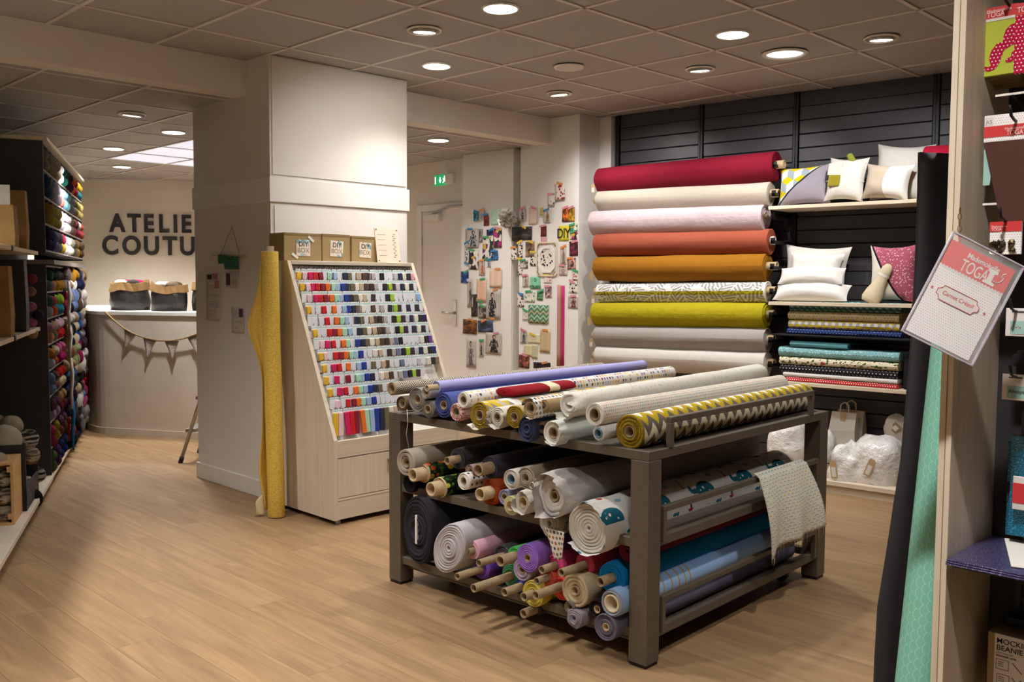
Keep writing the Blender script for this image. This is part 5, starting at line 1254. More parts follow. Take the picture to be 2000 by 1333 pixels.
# --- bags on the near shelves
t=MT('kraft_bag',.85); f=t.noise(t.obj(),9,3); t.col(t.ramp(f,[(.3,srgb('#8a693a')),(.7,srgb('#a17d49'))])); t.bump(f,.4,.01); M['kraft_bag']=t.m
def qbag(label,s,y0,y1,z0,z1,dep,mat,name='paper_bag',cat='bag',text=None,papers=False,tilt=0):
    T=thing(name,label,cat,FQ@Matrix.Translation((s,y0,z0))@Matrix.Rotation(tilt,4,'X'))
    w=y1-y0; h=z1-z0
    mb=MB(); n=6
    def ring(z,ins,push): return [(-push,ins,z),(-push*1.2,w/2,z),(-push,w-ins,z),(dep+push,w-ins,z),(dep+push,ins,z)]
    vs=[]
    for z,ins,pu in ((0,0,.0),(h*.3,-.004,.008),(h*.65,.0,.004),(h,.004,-.004)): vs+=ring(z,ins,pu)
    fs=[tuple(range(5))]
    for k in range(3):
        for i in range(5): fs.append((k*5+i,k*5+(i+1)%5,k*5+5+(i+1)%5,k*5+5+i))
    fs.append((15,16,17,18,19)); mb.add(vs,fs)
    mb.build('sack',mat,T)
    if text:
        for i,tx in enumerate(text): inst(text_mesh(tx,.030 if i==0 else .018,M['letter_black'],.0004),'lettering',T,Matrix(((0,0,-1,-.012),(-1,0,0,w*.80),(0,1,0,h*(.62-.08*i)),(0,0,0,1))))
    if papers:
        for i,c in enumerate(('#d9d4cb','#a3423f','#cfc9bf','#8d7f9a')):
            MB().box((.02+.02*i,.02+.07*i,h*.6),(.024+.02*i,.02+.07*i+.10,h+.11-.02*i)).build('leaflet',M['fabric'],T,color=srgb(c))
def zpx(x,y,s): return qs(x,y,s)[1]
qbag('kraft paper bag with leaflets on the upper near shelf',1.06,.045,.42,1.577,zpx(20,400,1.06),.14,M['kraft_bag'],text=['we are knitters','wool'],papers=True)
qbag('narrow kraft bag behind the leaflet bag on the upper shelf',1.48,.04,.34,1.577,zpx(45,372,1.48),.10,M['kraft_bag'],text=['knit'])
qbag('kraft paper bag on the lower near shelf',.83,.045,.40,1.087,zpx(10,520,.83),.13,M['kraft_bag'],text=['we are','knitters'],tilt=-.0)
qbag('tall black box standing beside the kraft bag on the lower shelf',1.36,.04,.36,1.087,zpx(40,508,1.36),.12,M['black_panel'],name='black_box',cat='box')
# --- crate and loose balls on the plinth
CS,CY=.70,.035
cz1=zpx(20,905,CS); cr=thing('wooden_crate','small pine crate holding twisted brown and cream yarn','crate',FQ@Matrix.Translation((CS,CY,.10)))
hC=cz1-.10; wC=.40
for a,b in (((0,0,0),(.28,.014,hC)),((0,wC-.014,0),(.28,wC,hC)),((0,.014,0),(.28,wC-.014,.012)),((0,.014,hC-.012),(.28,wC-.014,hC)),((.268,.014,.012),(.28,wC-.014,hC-.012))):
    MB().box(a,b,bev=.001).build('board',M['crate_wood'],cr)
for z in (.03,hC-.05): MB().box((.0,.014,z),(.02,.03,z+.03)).build('corner_block',M['crate_wood'],cr)
def loose(label,s,x,y,rp,mat,color='#cfc6b4',band=None,sq=(1,1,1),group='big yarn balls on the plinth'):
    p=onplane(x,y,Q0+Qt*s,Qt); k=(p-CO).dot(CF)/FPX; r=rp*k
    T=thing('yarn_ball',label,'yarn',Matrix.Translation(p)@Matrix.Rotation(1.1,4,'Z'),group)
    MB().sphere((0,0,0),(r*sq[0],r*sq[1],r*sq[2]),24,14,fn=lambda d:1+.04*nz(d.x*2+x,d.y*2,d.z*2)+.015*math.sin(d.z*16+d.x*9)).build('ball',M[mat],T,color=srgb(color))
    if band: MB().lathe([(-r*.28,r*1.01),(0,r*1.05),(r*.28,r*1.01)],24,axis='x').build('paper_band',M['kraft_bag' if band==1 else 'paper_cream'],T,Matrix.Rotation(.5,4,'Z')@Matrix.Rotation(.5,4,'Y'))
    return T
for i,y in enumerate((933,968,1004)): loose(f'twisted brown and cream yarn ball, {["upper","middle","lower"][i]} in the pine crate',CS+.08,9,y,18,'yarn_brown',band=1 if i==1 else None)
for i,y in enumerate((933,968,1004)): loose(f'brown and cream yarn ball at the left edge, {["upper","middle","lower"][i]} crate layer',CS+.10,-14,y+3,18,'yarn_brown')
loose('pale ball with paper band resting on the pine crate',CS+.1,-3,899,15,'yarn','#c4b79f',band=2)
# black box behind the crate
bz=zpx(25,870,1.0); B=thing('black_box','black display box standing on the plinth behind the crate','box',FQ@Matrix.Translation((1.0,.0,.10)))
MB().box((0,.015,0),(.012,.42,bz-.10),bev=.001).build('panel',M['black_panel'],B); MB().box((.0,.015,0),(.50,.027,(bz-.1)*.35)).build('panel',M['black_panel'],B); MB().box((.49,.015,0),(.502,.42,bz-.30)).build('panel',M['black_panel'],B)
loose('large cream wool ball in the black box',1.12,8,862,32,'yarn','#c9c0a8')
loose('cream wool ball with kraft paper band at the back of the box',1.30,22,834,22,'yarn','#bcb196',band=1)
loose('grey wool ball at the very back of the box',1.34,-8,830,20,'yarn','#8d8371')
loose('black and white twisted yarn ball on the box edge',1.22,54,858,20,'yarn_bw')
loose('brown and cream yarn ball with mustard band behind the box',1.42,60,890,17,'yarn_brown',band=1)
loose('black and white yarn ball with kraft band low behind the box',1.56,73,928,15,'yarn_bw',band=2)
loose('very dark yarn ball on the plinth behind the box',1.36,62,975,20,'yarn','#1d181c')
loose('small black and white yarn ball peeping beside the box',1.30,53,940,10,'yarn_bw')
for i,(x,y,c,n_) in enumerate(((61,600,'#b56a86','pink'),(62,630,'#c06a85','rose'),(74,615,'#2c2a40','navy'),(60,570,'#8f6a62','rosewood'),(64,652,'#a3876a','tan'),(63,545,'#8a3b3f','brick'))):
    loose(f'{n_} yarn ball in the gap behind the black box on the lower shelf',1.80,x,y,10,'yarn',c,group='yarn behind the black box')
# ================================================================ pictures pinned to the two piers
def m_photo(name,kind):
    t=MT(name,.6); x,y,z=t.objxyz(); r=t.orand(); o=t.ocol()
    ux,uy=t.uv(); px,py=ux-.5,uy-.5
    if kind=='photo':
        n1=t.noise(t.comb(px*2.6+r*40,py*3.2,r*7),1,5,.6,.6)
        n_=t.n('ShaderNodeValToRGB'); k=t.ramp(n1,[(.36,(.03,.03,.03)),(.5,(.62,.62,.62)),(.66,(2.2,2.1,2.0))]); c=t.mix(o,k,1.0,'MULTIPLY')
    elif kind=='figure':
        n1=(t.noise(t.comb(px*5,py*5+r*9,r*5),1,3)-.5)*.16; bgc=t.mix(srgb('#cfc6bb'),o,t.noise(t.comb(px*2,py*2+r*5,r),1,2)*.4)
        hx=(px+(r-.5)*.2); body=(hx+n1).abs().lt((py*-.28)+.13)*py.lt(.20)*py.gt(-.43); arm=((hx.abs()-.2+py*.35+n1*.6).abs().lt(.04))*py.lt(.14)*py.gt(-.16)
        hd=(hx*hx*1.1+(py-.30)*(py-.30)*1.6); hair=hd.lt(.016); face=((hx-.02)*(hx-.02)*1.3+(py-.285)*(py-.285)*1.8).lt(.008)
        sh=t.mix(o,(.9,.85,.8),t.noise(t.comb(px*6,py*9,r*8),1,3).gt(.58)*.35); c=t.mix(bgc,sh,body.mx(arm)); c=t.mix(c,srgb('#2a2220'),hair); c=t.mix(c,srgb('#c79f88'),face)
    elif kind=='abstract':
        v=t.n('ShaderNodeTexVoronoi'); v.inputs['Scale'].default_value=1; t.t.links.new(t.comb(x*26+r*30,y*26,0),v.inputs[0]); sp=t.n('ShaderNodeSeparateColor'); t.t.links.new(v.outputs[1],sp.inputs[0]); q=S(t.t,sp.outputs[0])
        c=t.mix(t.ramp(q,[(0,srgb('#e4ddd2')),(.35,srgb('#2a2632')),(.6,srgb('#c9a63c'))],True),o,q.gt(.78))
    elif kind=='floral':
        d=t.voro(t.comb(x*38,y*38,r*5),1,0); c=t.mix(srgb('#e0d6c9'),o,d.lt(.38))
    else:
        ln=((y*420).sin().gt(.35))*x.abs().lt(.03); c=t.mix(o,(.25,.2,.18),ln*.35)
    t.col(c); M[name]=t.m
for k in ('photo','figure','abstract','floral','note'): m_photo('pin_'+k,k)
for n_,c in (('blue','#2f7fb0'),('green','#3fa065'),('pink','#d98a96'),('yellow','#d8b83a'),('orange','#d98a4a')): plain('tape_'+n_,c,.6)
X1=5.884
PG='pictures pinned to the white piers'
PIN=[ # zoomed measurement x0,y0,x1,y1, kind, colour, description, tape
(358,478,382,522,'photo','#3d8fae','tiny teal and blue photo card high on the left pier','blue'),
(388,470,408,515,'figure','#6f6a6a','narrow grey figure cutting beside the tiny teal card','orange'),
(408,492,430,545,'photo','#8d2a22','red and black cutting with blue tape near the mint card','blue'),
(445,468,488,540,'note','#b7d8c4','plain mint green card beside the paper pompom',None),
(320,562,383,652,'figure','#1d2a4a','bright blue photo of a dark hanging bag','blue'),
(386,562,402,625,'photo','#8a857f','slim grey photo strip right of the blue bag photo',None),
(422,565,455,592,'photo','#22356b','small navy landscape cutting above the yellow abstract','blue'),
(455,557,493,652,'abstract','#b02a72','blue and pink picture of a patterned dress','pink'),
(403,602,452,708,'abstract','#5b2a6d','tall yellow and purple abstract print','green'),
(435,667,476,712,'photo','#2a63a0','blue seascape photo right of the abstract prints','blue'),
(337,664,383,757,'abstract','#1d1d28','black white and mustard geometric print','green'),
(315,627,336,730,'floral','#3f5a86','blue and white ornament strip at the pier edge','blue'),
(385,712,413,785,'figure','#a8562a','orange and blue figure photo','orange'),
(425,710,442,745,'figure','#3d5a8a','very small sketch of a blue dress','blue'),
(298,767,335,822,'photo','#1f52a8','small royal blue photo at the left pier edge','green'),
(373,802,420,914,'note','#e3b9a0','tall peach coloured text card','green'),
(437,754,495,845,'note','#e6c6ae','peach swing label hanging from a black cord','orange'),
(328,802,355,940,'figure','#2e2433','cut-out of a figure in a long dark dress',None),
(420,853,488,998,'figure','#1c1a1c','large photo of legs in black trousers','orange'),
(347,877,378,985,'photo','#3a332f','dark narrow photo beside the peach text card',None),
(383,932,420,995,'photo','#7d766f','grey fashion photo below the peach text card','green'),
(308,997,375,1070,'photo','#7a4a1c','amber and brown dark photo','orange'),
(380,1002,452,1062,'photo','#3a4766','denim blue photo of jeans','orange'),
(417,1060,492,1168,'figure','#191619','large black portrait photo lowest on the left pier','pink'),
(325,1087,370,1232,'figure','#5d5560','tall grey photo of a draped dress',None),
(387,1097,408,1178,'figure','#26211f','small white drawing of a black dress','green'),
(718,394,750,446,'floral','#5a4a55','small grey floral swatch high on the right pier','pink'),
(752,344,798,418,'floral','#a3262f','red floral swatch, highest on the right pier','orange'),
(578,462,607,520,'figure','#4a3a33','sepia lady card at the left of the top row','pink'),
(626,460,664,540,'note','#dcc0b0','pale pink spotted paper in the top row','pink'),
(680,460,695,495,'note','#c9b75a','tiny yellow-green slip in the top row',None),
(697,470,730,530,'figure','#7a5a33','brown flower sketch in the top row','blue'),
(787,458,815,525,'photo','#c9641c','orange fabric card with pink tape in the top row','pink'),
(817,458,845,525,'photo','#b98a1c','mustard fabric card with pink tape in the top row','pink'),
(545,554,640,614,'photo','#3a3432','wide dark portrait photo of a person with a hat','yellow'),
(683,547,710,598,'photo','#6d1f1f','dark red picture with pink slip below','pink'),
(684,600,712,640,'note','#dba6a6','plain pink slip under the dark red picture',None),
(824,540,860,570,'abstract','#3f9a6a','small sheet of coloured stickers, upper','green'),
(824,575,860,612,'abstract','#b0306a','small sheet of coloured stickers, lower','green'),
(540,650,568,712,'floral','#3a3633','cream card with a black wire drawing','orange'),
(575,624,595,700,'floral','#17151a','black and white patterned ribbon, upper half','yellow'),
(574,705,594,782,'floral','#1d1b20','black and white patterned ribbon, lower half','yellow'),
(610,624,652,695,'photo','#8a6a55','sepia portrait with yellow tape above the skull','yellow'),
(632,672,674,740,'floral','#141214','black skull drawing left of the octagonal frame','yellow'),
(777,647,805,735,'figure','#7a5f50','beige picture of a walking figure','orange'),
(822,622,862,690,'photo','#6d1f35','wine red knitwear photo','pink'),
(582,712,620,752,'photo','#a39d97','pale grey lettered card','green'),
(772,737,812,785,'figure','#9a8378','soft portrait of a face with pink tape','pink'),
(812,702,852,755,'photo','#b98a80','dusty pink photo beside the face portrait','orange'),
(836,762,862,808,'floral','#b8434a','small red berry print at the right pier edge','green'),
(595,784,625,842,'figure','#8a7560','cream card with an oval cameo','pink'),
(698,784,735,822,'floral','#c07a78','pink flower label below the octagonal frame','yellow'),
(822,814,860,870,'floral','#26242a','black and white dotted card','pink'),
(608,862,653,915,'floral','#3f9a5a','green patterned card below the cameo card','green'),
(665,860,694,905,'photo','#5a8a5a','small green photo with bright green tape','green'),
(705,837,735,893,'photo','#b5969a','pale rose photo right of the green label','pink'),
(815,884,862,945,'figure','#5d1f28','wine coloured portrait photo','pink'),
(570,874,602,938,'floral','#3a3f63','blue and black ornament card','blue'),
(595,952,622,1002,'floral','#8fbfa0','pale mint patterned card','green'),
(585,1047,615,1115,'figure','#3a3a3f','ink fashion sketch low on the right pier','pink'),
(620,1067,680,1115,'note','#d9cfa8','cream envelope with yellow edge','yellow'),
(602,1118,640,1175,'note','#d9d0a0','pale yellow folded note',None),
(640,1118,668,1188,'note','#c9c2a0','pale green folded note below the envelope',None),
(680,1047,728,1160,'note','#cdb48a','beige old map sheet beside the envelope','orange'),
(577,1167,628,1235,'photo','#8a4a3a','brown striped photo lowest on the right pier','pink'),
(648,1202,730,1240,'photo','#2f2427','wide dark photo just above the rack','orange')]
rp=random.Random(2)
for (a,b,c,d,kind,col,lb,tp) in PIN:
    x0,y0,x1,y1=a/2.469+780,b/2.469+220,c/2.469+780,d/2.469+220
    X=X1
    o=pin_sheet('pinned_picture',lb,'picture',x0,y0,x1,y1,X,M['pin_'+kind],rot=rp.uniform(-.05,.05),group=PG,curl=.006)
    o.color=(*srgb(col),1)
    if tp:
        q0=onx(x0,y0,X); q1=onx(x1,y1,X); w=abs(q0.y-q1.y); h=abs(q0.z-q1.z)
        MB().box((-.035,-.009,.008),(.035,.009,.009)).build('tape',M['tape_'+tp],o,Matrix.Translation((rp.uniform(-.2,.2)*w,h/2-.002,0))@Matrix.Rotation(rp.uniform(-.4,.4),4,'Z'))
        if h>.2: MB().box((-.03,-.008,.008),(.03,.008,.009)).build('tape',M['tape_'+tp],o,Matrix.Translation((rp.uniform(-.2,.2)*w,-h/2+.002,0))@Matrix.Rotation(rp.uniform(-.4,.4),4,'Z'))
def zz(a,b): return a/2.469+780,b/2.469+220
plain('diy_yellow','#d9cd2f',.7); plain('label_green','#7fc9a0',.7)
o=pin_sheet('pinned_card','yellow card lettered DIY on the right pier','card',*zz(770,547),*zz(818,618),X1,M['diy_yellow'],group=PG)
inst(text_mesh('DIY',.115,M['letter_black'],.0005,.012,.95,'CENTER'),'lettering',o,Matrix.Translation((0,-.04,.006))@Matrix.Diagonal((.85,1,1,1)))
o=pin_sheet('pinned_card','mint green label lettered ATELIERS with small emblem','card',*zz(633,792),*zz(680,852),X1,M['label_green'],group=PG)
inst(text_mesh('ATELIERS',.034,M['pic_dark'],.0005,0,1,'CENTER'),'lettering',o,Matrix.Translation((0,-.045,.006)))
MB().lathe([(.005,.010),(.006,.013),(.005,.016)],14,axis='z').build('emblem',M['pic_dark'],o,Matrix.Translation((0,.025,0)))
printed('p_swatch',P_chevron(['#3f7f63','#b8a780','#3f7f63','#a7b79a'],.30,.50,.40))
a=zz(625,927); b=zz(720,1020); o=pin_sheet('fabric_swatch','green zigzag fabric swatch pinned on the right pier','fabric swatch',*a,*b,X1,M['p_swatch'],group=PG,th=.004)
# octagonal cardboard frame with a portrait
a=onx(*zz(665,627),X1); b=onx(*zz(763,790),X1); F=Matrix(((0,0,-1,X1-.001),(-1,0,0,(a.y+b.y)/2),(0,1,0,(a.z+b.z)/2),(0,0,0,1)))
T=thing('picture_frame','octagonal cream card frame around a portrait in a spotted dress','picture frame',F,PG)
hw,hh=abs(a.y-b.y)/2,abs(a.z-b.z)/2
def octo(k,c): return [(-hw*k+c,-hh*k),(hw*k-c,-hh*k),(hw*k,-hh*k+c),(hw*k,hh*k-c),(hw*k-c,hh*k),(-hw*k+c,hh*k),(-hw*k,hh*k-c),(-hw*k,-hh*k+c)]
def ringprism(o_,i_,z0,z1):
    mb=MB(); vs=[(x,y,z1) for x,y in o_]+[(x,y,z1) for x,y in i_]+[(x,y,z0) for x,y in o_]+[(x,y,z0) for x,y in i_]; n=8; fs=[]
    for k in range(n):
        j=(k+1)%n; fs+=[(k,j,n+j,n+k),(2*n+k,2*n+j,j,k),(n+k,n+j,3*n+j,3*n+k)]
    return mb.add(vs,fs)
ringprism(octo(1,.02),octo(.93,.02),.002,.010).build('outer_frame',M['paper_cream'],T)
ringprism(octo(.80,.045),octo(.62,.04),.003,.012).build('mount',M['paper_white'],T)
MB().prism(octo(.66,.035),.002,.004).build('portrait',M['pin_floral'],T,color=srgb('#1d1a1d'))
for sx in (-1,1):
    for sy in (-1,1): MB().box((-.02,-.005,.012),(.02,.005,.014)).build('corner_print',M['kraft_dark'],T,Matrix.Translation((sx*hw*.78,sy*hh*.82,0))@Matrix.Rotation(sx*sy*-.9,4,'Z'))
# ribbons
for (x0,x1,y0,y1,c,nm) in ((763,776,832,1225,'#c98f8c','dusty pink lace ribbon'),(777,784,835,1225,'#a5683f','slim brown ribbon'),(785,795,835,1225,'#cc2f7a','hot pink ribbon')):
    o=pin_sheet('ribbon',f'{nm} hanging down the right pier','ribbon',*zz(x0,y0),*zz(x1,y1),X1,M['fabric'],curl=.001); o.color=(*srgb(c),1)
# tissue paper pompom between the piers
p=onx(*zz(520,510),5.80); T=thing('paper_pompom','white tissue paper pompom hanging between the two piers','pompom',Matrix.Translation(p))
rq=random.Random(9); mb=MB()
for i in range(280):
    d=Vector((rq.gauss(0,1),rq.gauss(0,1),rq.gauss(0,1))).normalized(); u=d.orthogonal().normalized(); u.rotate(Matrix.Rotation(rq.random()*6,3,d)); v=d.cross(u); r0=.02; r1=rq.uniform(.07,.098); w=.022
    mb.add([d*r0,d*r0*1.2+u*.004,d*r1*.8+u*w,d*r1+u*w*.3+v*.008,d*r1*.85-u*w],[(0,1,2,3,4)])
mb.build('tissue_petals',M['paper_white'],T,kind='stuff'); MB().tube([(0,0,.08),(0,0,.20)],.001,4).build('thread',M['paper_white'],T)
# ================================================================ shop unit at the right edge
GX0,GX1,GY=1.83,2.085,.64
gu=thing('gondola_unit','tall shop shelving unit with pale wood end panel at the right edge','shelving',Matrix.Translation((0,0,0)))
MB().box((GX0,GY,0),(GX1,GY+.023,2.35),bev=.001).build('end_panel',M['pale_wood'],gu)
MB().box((GX0-.0008,GY+.0100,0),(GX0+.001,GY+.0115,2.35)).build('edge_seam',M['kraft_dark'],gu)
MB().box((GX1,-.9,0),(GX1+.02,GY,2.35)).build('back_panel',M['black_panel'],gu)
u_=MB().box((-.012,-.03,0),(.012,-.018,2.3)).box((-.012,.018,0),(.012,.03,2.3)).box((-.002,-.03,0),(.012,.03,2.3))
for k in range(70): u_.box((-.011,-.004,.02+k*.033),(.0,.004,.035+k*.033)).box((-.011,-.018,.024+k*.033),(-.002,.018,.030+k*.033))
um_=u_.mesh('slotted_upright',M['black_metal'])
for y in (.555,-.35): inst(um_,'slotted_upright',gu,Matrix.Translation((GX1-.012,y,0)))
for z in (1.245,.985,.70): MB().box((GX1-.05,.05,z-.012),(GX1-.012,GY-.04,z+.012),bev=.002).box((GX1-.055,.53,z-.03),(GX1-.012,.59,z+.02)).build('cross_bar',M['black_metal'],gu)
def gp(x,y,X): return onx(x,y,X)
def pack(name,label,cat,x0,y0,x1,y1,X,mat,t=.006,rot=0,color=None):
    a=gp(x0,y0,X); b=gp(x1,y1,X); w=a.y-b.y; h=a.z-b.z
    # local x right (-Y), y up, z towards the aisle (-X); origin top-left corner
    T=thing(name,label,cat,Matrix(((0,0,-1,X),(-1,0,0,a.y),(0,1,0,a.z),(0,0,0,1)))@Matrix.Rotation(rot,4,'Z'))
    MB().box((0,-h,-t),(w,0,0),bev=.0008).build('card',mat,T,color=srgb(color) if color else None)
    return T,w,h
def part(T,n,x0,y0,x1,y1,m,z=.0006,color=None,z0=.0): return MB().box((x0,-y1,z0+.0002),(x1,-y0,z0+z)).build(n,m,T,color=srgb(color) if color else None)
def txt(T,s,x,y,size,m,bold=0,z=.001,sx=1,rot=0): return inst(text_mesh(s,size,m,.0002,bold),'lettering',T,Matrix.Translation((x,-y,z))@Matrix.Rotation(rot,4,'Z')@Matrix.Diagonal((sx,1,1,1)))
def hook(x,y,X,L=.16):
    p=gp(x,y,X); MB().tube([(GX1-.015,p.y,p.z-.01),(X-.01,p.y,p.z-.004),(X-.03,p.y,p.z+.002),(X-.04,p.y,p.z+.02)],.0028,6).build('hook',M['black_metal'],gu)
plain('toga_red','#d03a3c',.5); plain('lime_paper','#b8c23a',.5); plain('mag_red','#b1123f',.5); plain('off_white','#e6e0da',.5); plain('brown_leather','#4a2519',.75); plain('aqua_card','#9fc9bd',.6)
printed('p_magdots',P_dots('#b8163f','#f0dfe0',.0066,.20)); printed('p_greydots',P_dots('#f6f4f1','#cfb3b0',.0046,.19))
# scalloped moustache outline (plain polygons)
def poly(T,n,pts,m,z=.0012,z0=.0006): return MB().prism([(a,-b) for a,b in pts],z0,z).build(n,m,T)
X=1.935
T,w,h=pack('craft_pack','lime green craft pack with big magenta dotted moustache','craft pack',1924,18,1984,142,X,M['lime_paper'],.012)
part(T,'header',0,0,w,h*.16,M['toga_red'],.001); part(T,'header_band',0,h*.16,w,h*.20,M['off_white'],.001); txt(T,'Mademoiselle',.004,h*.07,.008,M['off_white']); txt(T,'TOGA',.004,h*.14,.014,M['off_white'],0,.0012,.8)
import bmesh
must=[(.95,.30),(.80,.32),(.66,.38),(.60,.48),(.58,.56),(.40,.58),(.24,.68),(.18,.80),(.24,.90),(.18,.93),(.06,.91),(.04,.97),(.2,1.0),(.38,.97),(.52,.86),(.62,.70),(.76,.66),(.95,.62)]
poly(T,'moustache_print',[(a*w,b*h*.93) for a,b in must],M['p_magdots']); must2=[(.98,.66),(.86,.70),(.84,.76),(.70,.78),(.68,.82),(.80,.84),(.98,.80)]
poly(T,'moustache_print',[(a*w,b*h) for a,b in must2],M['p_magdots'])
for i in range(5): MB().box((0,-h-.003-.003*i,-.02-.012*i),(w,-h*.97,-.014-.012*i)).build('pack_behind',M['kraft_dark'],T)
hook(1972,6,X)
T,w,h=pack('craft_pack','magenta dotted craft pack cut off by the right picture edge','craft pack',1984,8,2050,135,X-.03,M['p_magdots'],.01)
part(T,'header',0,0,w,h*.17,M['toga_red'],.001); txt(T,'TOGA',.003,h*.13,.014,M['off_white'],0,.0012,.8); part(T,'window',w*.3,h*.45,w*.9,h*.85,M['off_white'],.001)
hook(2015,-10,X-.03)
X=1.925
T,w,h=pack('leather_pack','hanging pack with dotted header and a triangle of brown leather','craft pack',1923,227,2040,268,X,M['p_greydots'],.004)
part(T,'red_band',0,h*.42,w,h*.82,M['toga_red'],.001); txt(T,'Mademoiselle',w*.35,h*.60,.007,M['off_white']); txt(T,'TOGA',w*.38,h*.80,.013,M['off_white'],0,.0012,.8); part(T,'size_box',.002,h*.08,.016,h*.36,M['off_white'],.001); txt(T,'A5',.003,h*.32,.010,M['pic_grey'])
MB().prism([(.0,-h*1.0),(w,-h*1.0),(w,-h*4.1),(w*.33,-h*3.95)],-.004,-.001).build('leather',M['brown_leather'],T); MB().prism([(0,-h),(w*.2,-h),(.012,-h*2.6),(0,-h*2.6)],-.0055,-.0045).build('insert',M['aqua_card'],T)
hook(1985,232,X)
for (x,y) in ((1955,186),(1930,399)):
    p=gp(x,y,1.93); T=thing('price_holder',f"clear horizontal price rail tip {'below the moustache pack' if y<300 else 'below the leather pack'}",'price holder',Matrix.Translation(p)); MB().box((-.0,-.045,-.002),(.002,.010,.002)).build('rail_tip',M['white_gloss'],T); MB().tube([(0,-.02,-.002),(GX1-.02-p.x,-.02,-.03)],.003,6).build('hook',M['black_metal'],T)
T,w,h=pack('stud_pack','small bag of dark metal studs under a red header','craft pack',1934,434,1994,497,X,M['p_greydots'],.006)
part(T,'header',0,0,w,h*.30,M['toga_red'],.001); txt(T,'Mademoiselle',.003,h*.17,.005,M['off_white']); txt(T,'TOGA',.003,h*.27,.008,M['off_white'],0,.0012,.8)
rs=random.Random(4)
for i in range(26):
    c=(w*.08+rs.random()*w*.72,-h*(.58+.32*rs.random()),.003); MB().lathe([(0,.0055),(.003,.0045),(.006,.0005)],4,axis='z',smooth=False).build('stud',M['stud_metal'] if 'stud_metal' in M else plain('stud_metal','#6a5f45',.3,.9),T,Matrix.Translation(c)@Matrix.Rotation(rs.random()*6,4,'X')@Matrix.Rotation(rs.random()*6,4,'Y'))
hook(1965,428,X)
for (y0,y1,lb,c) in ((602,660,'white card with mint sticker on the upper wire hook','#9fc9bd'),(730,788,'white card with mint label on the lower wire hook','#9fc9bd')):
    T,w,h=pack('sticker_card',lb,'card',1965 if y0<700 else 1958,y0,2045,y1,1.95,M['off_white'],.003); part(T,'sticker',w*.12,h*.45,w*.5,h*.92,M['aqua_card'],.001); part(T,'hang_slot',w*.15,h*.10,w*.45,h*.15,M['pic_dark'],.001)
    if y0>700: txt(T,'Always',w*.15,h*.72,.010,M['pic_dark'],0,.002)
    else: 
        for i in range(4): part(T,'print_dot',w*(.2+.05*i),h*(.62+.05*(i%2)),w*(.23+.05*i),h*(.66+.05*(i%2)),M['toga_red'] if i%2 else M['label_green'],.0016,z0=.001)
    hook(1985,y0+2,1.95)
# glitter sheets
def m_glit(n_,c,a):
    t=MT(n_,.35); o=t.obj(); q=t.n('ShaderNodeTexVoronoi'); q.inputs['Scale'].default_value=900; t.t.links.new(o,q.inputs[0]); sp=t.n('ShaderNodeSeparateColor'); t.t.links.new(q.outputs[1],sp.inputs[0]); k=S(t.t,sp.outputs[0])
    t.col(t.mix(srgb(c),srgb(a),k.gt(.90))); t.set(Metallic=.25,Coat_Weight=.6,Coat_Roughness=.06); M[n_]=t.m
m_glit('glitter_purple','#3b3560','#b9b5d8'); m_glit('glitter_blue','#0f6f8f','#7fd0e6')
T,w,h=pack('glitter_sheet','turquoise glitter sheet standing upright behind the purple shelf','craft sheet',1976,850,2070,1062,2.02,M['glitter_blue'],.003)
T,w,h=pack('glitter_sheet','lighter turquoise glitter sheet behind the first one','craft sheet',1970,862,2060,1062,2.045,M['glitter_blue'],.003)
T,w,h=pack('paper_pack','white card pack with red band leaning before the turquoise sheet','craft pack',1979,930,2060,1008,2.0,M['off_white'],.004); part(T,'red_band',0,h*.2,w*.6,h*.8,M['toga_red'],.001)
zs=gp(1871,1108,GX0-.012).z
for i in range(3):
    T=thing('glitter_sheet',f"purple glitter sheet, {['lowest','middle','topmost'][i]} of the pile on the shelf",'craft sheet',Matrix.Translation((GX0-.014+.003*i,GY-.002,zs+.0035*i))); MB().box((0,-.62,0),(.24,0,.0026),bev=.0006).build('sheet',M['glitter_purple'],T)
MB().box((GX0+.02,-.6,zs-.012),(GX1-.03,GY-.003,zs-.001)).build('shelf_board',M['black_metal'],gu)
for y in (.555,): MB().prism([(GX1-.03,zs-.012),(GX0+.08,zs-.012),(GX1-.03,zs-.07)],y-.004,y+.004,Matrix(((1,0,0,0),(0,0,1,0),(0,1,0,0),(0,0,0,1)))).build('bracket',M['black_metal'],gu)
for i in range(2):
    p=onz(1985+12*i,1100,zs+.013+.003*i); T=thing('paper_sheet',f"cream paper sheet lying {'under' if i==0 else 'on'} the other on the glitter pile",'paper',Matrix.Translation((1.85+.012*i,p.y-.02*i,zs+.0115+.0022*i))@Matrix.Rotation(.35,4,'Z')); MB().box((0,-.3,0),(.21,0,.0015)).build('sheet',M['paper_white'],T)
